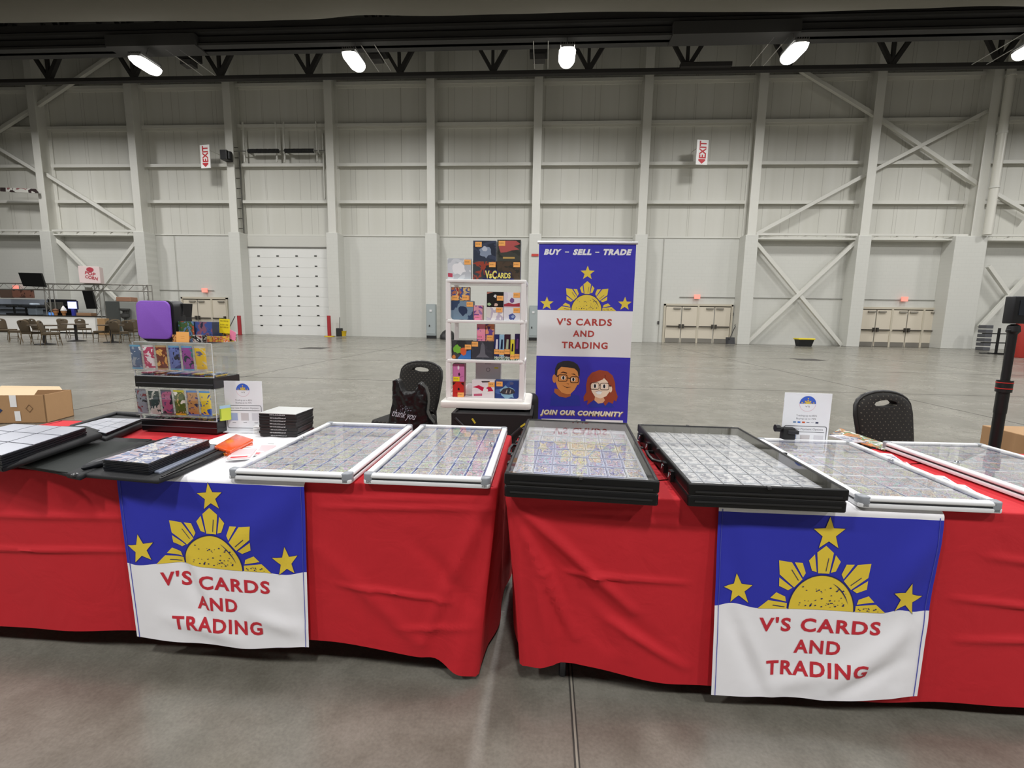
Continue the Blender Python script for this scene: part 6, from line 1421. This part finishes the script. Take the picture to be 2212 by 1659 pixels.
MB().bb(-Wb/2-.02, Wb/2+.02, -.09, .09, .012, .10, mat('b9babc', .35, .5)).build('base_cassette', t, bevel=.02, smooth=40)
MB().cyl((0, .02, .1), (0, .012, ztop_), .008, mat('9a9a9c', .3, .6), 8).build('support_pole', t)
for sx in (-1, 1): MB().bb(sx*.28-.02, sx*.28+.02, -.2, .2, 0, .012, mat('9a9a9c', .3, .5)).build('foot', t)
def BXZ(x, y): q = at(1140+x*.2532, 500+y*.2532, YBN); return (q.x-cxb, q.z)
def bpoly(b, pts, c_, lay): b.flat([BXZ(*p) for p in pts], mat(c_, .5), FX((0, -.0006-.0006*lay, 0)))
RB = (BXZ(628, 700)[0]-BXZ(372, 700)[0])/2; xs_ = BXZ(500, 668)[0]
b = MB(); gm = mat('e6cc48', .55); nm2 = mat('232058', .6)
for p in G_: b.flat([(xs_+v[0]*RB, zA+.001+v[1]*RB*1.04) for v in p], gm, FX((0, -.0008, 0)))
stars_b = [(510, 355, 62), (163, 615, 60), (828, 618, 60)]
for (x, y, r_) in stars_b: q = BXZ(x, y); b.flat([(q[0]+v[0], q[1]+v[1]) for v in star(0, 0, r_*RB/128, k=.42)], gm, FX((0, -.0008, 0)))
b.build('sun_and_stars', t)
b = MB()
for p in N_: b.flat([(xs_+v[0]*RB, zA+.001+v[1]*RB*1.04) for v in p], nm2, FX((0, -.0018, 0)))
b.build('dark_print_lines', t)
def btext(tx, x0, x1, y0, y1, m, bold=.03, shear=0, sp=1.15, name='lettering'):
    a, q = BXZ(x0, (y0+y1)/2), BXZ(x1, (y0+y1)/2); h_ = BXZ(x0, y0)[1]-BXZ(x0, y1)[1]
    b = MB(); text(b, tx, q[0]-a[0], h_, m, FX(((a[0]+q[0])/2, -.0012, (a[1]+q[1])/2)), bold=bold, shear=shear, sp=sp); return b.build(name, t)
wt = mat('f4f4f4', .5); rt = mat('b8443e', .5)
btext('BUY', 138, 290, 150, 200, wt, .06, .25); btext('-', 318, 352, 172, 179, wt, .02); btext('SELL', 385, 545, 150, 202, wt, .06, .25); btext('-', 576, 610, 174, 181, wt, .02); btext('TRADE', 645, 890, 150, 203, wt, .06, .25)
btext("V'S CARDS", 245, 718, 742, 803, rt); btext('AND', 385, 567, 845, 899, rt); btext('TRADING', 290, 682, 943, 1000, rt)
btext('JOIN OUR COMMUNITY', 108, 818, 1530, 1588, mat('c09a50', .5), .06, .25); o = btext('JOIN OUR COMMUNITY', 106, 814, 1528, 1580, mat('f6f0d8', .5), .05, .25); o.location.y -= .0008
b = MB(); b.flat([BXZ(117, 1596), BXZ(453, 1604), BXZ(453, 1680), BXZ(117, 1680)], wt, FX((0, -.0008, 0))); b.flat([BXZ(493, 1604), BXZ(812, 1612), BXZ(812, 1690), BXZ(493, 1690)], wt, FX((0, -.0008, 0))); b.build('white_panels', t)
# cartoon portraits printed on the banner
def ell(cx, cy, rx, ry, a0=0, a1=360, n=28): return [(cx+rx*cos(radians(a0+(a1-a0)*i/n)), cy-ry*sin(radians(a0+(a1-a0)*i/n))) for i in range(n+1 if a1-a0 < 360 else n)]
b = MB()
bpoly(b, [(190, 1490), (200, 1400), (240, 1350), (380, 1390), (440, 1400), (450, 1490)], '2a3aa6', 0)
bpoly(b, [(228, 1340), (225, 1372), (270, 1408), (325, 1418), (365, 1405), (368, 1360)], 'b8683a', 1)
bpoly(b, ell(228, 1255, 18, 36), 'd98a50', 1); bpoly(b, ell(428, 1275, 14, 34), 'd98a50', 1)
bpoly(b, [(232, 1225), (234, 1170), (255, 1125), (300, 1106), (345, 1103), (390, 1112), (425, 1135), (445, 1175), (442, 1232), (430, 1235), (250, 1230)], '2b2b2e', 2)
bpoly(b, [(250, 1222), (255, 1185), (285, 1155), (345, 1160), (400, 1170), (425, 1195), (433, 1240), (428, 1300), (400, 1350), (365, 1385), (335, 1388), (290, 1375), (255, 1335), (240, 1290)], 'e79a55', 3)
for (x, y) in ((303, 1248), (388, 1262)):
    bpoly(b, ell(x, y, 19, 17), 'f4efe6', 4); bpoly(b, ell(x+1, y, 9, 15), '1c1a1c', 5)
for P_ in ([(275, 1210), (300, 1194), (335, 1205), (335, 1213), (300, 1204)], [(368, 1215), (395, 1212), (420, 1232), (395, 1221)], [(292, 1310), (335, 1335), (372, 1325), (335, 1329)], [(327, 1296), (350, 1303), (352, 1299)]): bpoly(b, P_, '3a2018', 5)
for (x, y, rx, ry) in ((298, 1250, 40, 30), (398, 1264, 36, 28)):
    O = rrect(x-rx, x+rx, y-ry, y+ry, 14); I = rrect(x-rx+5, x+rx-5, y-ry+5, y+ry-5, 10)
    for i in range(len(O)): j = (i+1) % len(O); bpoly(b, [O[i], O[j], I[j], I[i]], '17130f', 6)
bpoly(b, [(338, 1246), (362, 1250), (362, 1256), (338, 1252)], '17130f', 6); bpoly(b, [(250, 1226), (262, 1232), (260, 1240), (248, 1236)], '17130f', 6)
b.build('printed_man_portrait', t)
b = MB()
bpoly(b, [(520, 1500), (560, 1440), (690, 1440), (740, 1500)], '2a3aa6', 0)
bpoly(b, [(505, 1480), (512, 1440), (478, 1450), (476, 1410), (500, 1370), (498, 1310), (510, 1250), (545, 1205), (610, 1182), (680, 1192), (725, 1230), (745, 1290), (748, 1350), (768, 1410), (755, 1450), (735, 1440), (725, 1470), (690, 1455), (660, 1488), (640, 1450), (560, 1440)], 'a1482e', 1)
bpoly(b, [(568, 1440), (575, 1400), (640, 1400), (658, 1440), (640, 1462), (600, 1468)], 'e8b48c', 2)
bpoly(b, ell(706, 1345, 14, 28), 'f6dcc0', 2)
bpoly(b, [(538, 1300), (545, 1265), (600, 1250), (640, 1240), (690, 1290), (700, 1320), (695, 1370), (670, 1405), (620, 1425), (575, 1410), (548, 1370), (535, 1330)], 'f9e2c8', 3)
bpoly(b, [(530, 1320), (525, 1270), (560, 1225), (640, 1205), (665, 1232), (640, 1262), (585, 1285), (552, 1288)], 'a1482e', 4); bpoly(b, [(655, 1225), (690, 1250), (715, 1320), (700, 1318), (680, 1280)], 'a1482e', 4)
for (x, y) in ((573, 1318), (652, 1320)): bpoly(b, ell(x, y, 18, 20), 'f6f2ec', 4); bpoly(b, ell(x, y, 9, 17), '1a1818', 5)
bpoly(b, [(575, 1368), (605, 1362), (635, 1366), (622, 1388), (595, 1390)], 'f4f8f4', 4); bpoly(b, [(572, 1366), (605, 1358), (638, 1364), (605, 1362)], '7a2a2a', 5)
for (x, y, rx, ry) in ((572, 1318, 38, 30), (655, 1322, 38, 30)):
    O = rrect(x-rx, x+rx, y-ry, y+ry, 14); I = rrect(x-rx+4, x+rx-4, y-ry+4, y+ry-4, 10)
    for i in range(len(O)): j = (i+1) % len(O); bpoly(b, [O[i], O[j], I[j], I[i]], '17130f', 6)
bpoly(b, [(610, 1306), (618, 1306), (618, 1312), (610, 1312)], '17130f', 6); bpoly(b, [(692, 1312), (712, 1316), (710, 1322), (690, 1320)], '17130f', 6)
b.build('printed_woman_portrait', t)
# ---------------------------------------------------------------- right side: pole camera, tripod head, small goods
pb = at(2148, 960, 2.75); YP = 2.75
x_ = at(2190, 720, YP).x; X1 = at(2147, 955, YP).x; xp = (x_+X1)/2
t = thing('monopod', 'black camera pole with red rings standing behind the table at the right edge', 'camera pole', (xp, YP, 0))
zc1 = at(2192, 700, YP).z
MB().tube([(0, 0, .05), (0, 0, .86)], .026, mat('161616', .4), 14).build('lower_tube', t, smooth=40)
zr = at(2172, 835, YP).z
MB().tube([(0, 0, .86), (0, 0, zr)], .028, mat('161616', .4), 14).build('middle_tube', t, smooth=40)
MB().tube([(0, 0, zr-.03), (0, 0, zr+.035)], .035, mat('1c1c1c', .35), 16).build('clamp_collar', t, smooth=40)
for z in (zr-.012, zr+.02): MB().tube([(0, 0, z), (0, 0, z+.005)], .0365, mat('c0302c', .4), 16).build('red_ring', t, smooth=40)
MB().tube([(0, 0, zr), (0, 0, zc1-.05)], .020, mat('161616', .4), 14).build('upper_tube', t, smooth=40)
MB().lathe([(.016, 0), (.03, .02), (.026, .05), (.012, .06)], BLACK, 14, c=(0, 0, zc1-.06)).build('ball_head', t, smooth=40)
MB().box((-.025, -.01, zc1-.035), (.03, .012, .012), BLACK).build('tension_knob', t, bevel=.003)
for k in range(3): a = radians(90+120*k); MB().tube([(0, 0, .06), (.22*cos(a), .22*sin(a), .01)], .01, BLACK, 8).build('leg', t)
zc2 = at(2192, 690, YP).z
t = thing('action_camera', 'small black action camera mounted on top of the pole at the right edge', 'camera', (xp+.045, YP, zc1+.002))
hC = at(2192, 640, YP).z-zc1-.002
MB().bb(-.085, .08, -.03, .03, 0.0, hC, mat('18191b', .4)).build('camera_body', t, bevel=.006, seg=3, smooth=50)
MB().bb(-.06, .02, -.033, -.03, hC*.3, hC*.85, mat('2c3036', .1)).build('rear_screen', t, bevel=.001); MB().cyl((.04, -.034, hC*.6), (.04, -.03, hC*.6), .022, mat('0c0c0d', .15), 18).build('lens_ring', t)
# camcorder-like black device left of the right sign
q = at(1676, 935, 2.36)
t = thing('tripod_head', 'black tripod head lying behind the black cases left of the payment sign', 'tripod head', (q.x, 2.27, TZ+.008))
MB().cyl((-.05, 0, .083), (-.03, 0, .083), .017, BLACK, 16).build('clamp_knob', t, smooth=40); MB().cyl((-.03, 0, .08), (.0, 0, .08), .009, BLACK, 12).build('shaft', t, smooth=40)
MB().bb(-.02, .04, -.02, .02, 0, .09, mat('1a1a1b', .5)).build('head_block', t, bevel=.01, smooth=40); MB().bb(.0, .05, -.025, .025, .06, .078, mat('2c2d30', .4)).build('quick_plate', t, bevel=.003)
# playmat and flat goods beyond the right white case
Q = zpoly([(1793, 938), (1815, 925), (1925, 962), (1912, 972)], ZW+.004); cx, cy = centre(Q)
b = MB(); b.slab([(p[0]-cx, p[1]-cy) for p in Q], 0, .004, art(('8f979c', '3a4a5c', 'c8783a', '5a7a4a', 'd8d8d4', '2a2a30'), 16, .4, 51)); o = b.build('printed_mat'); o.location = (cx, cy, ZW); tag(o, 'printed card mat lying behind the payment sign on the right table', 'mat')
for k, (px, py, rz, lb) in enumerate(((1828, 947, .2, 'pale card case lying on the printed mat nearest the payment sign'), (1915, 985, -.3, 'white card slab just left of the rightmost case, farthest back'), (1945, 1003, -.35, 'white card slab left of the rightmost case, second from back'), (2030, 1035, -.3, 'white card slab left of the rightmost case, third from back'), (2075, 1055, -.3, 'white card slab left of the rightmost case, nearest the front'))):
    q = atz(px, py, ZW+.01); b = MB(); b.bb(-.04, .04, -.067, .067, 0, .006, mat('e3e5ea', .2)); b.bb(-.033, .033, -.06, .035, .006, .0064, art(('b0b4c0', '8a8fa4', 'd0ccd0', 'a08890'), 30, .2, 60+k)); b.bb(-.033, .033, .04, .06, .006, .0064, mat('c05a60' if k == 2 else 'f2f2f4', .4))
    z0 = ZW+.0005+(.005 if k == 0 else 0)
    o = b.build('graded_card', bevel=.001); o.location = (q.x, q.y, z0); o.rotation_euler = (0, 0, rz); tag(o, lb, 'card', 'loose card slabs on the right table')
q = atz(2215, 985, .4); b = MB(); b.box((0, 0, .36), (.5, .3, .72), mat('a8845c', .8)); o = b.build('brown_carton', bevel=.004); o.location = (at(2232, 985, 2.9).x+.12, 2.95, 0); tag(o, 'brown carton behind the table at the right edge below the camera', 'box')
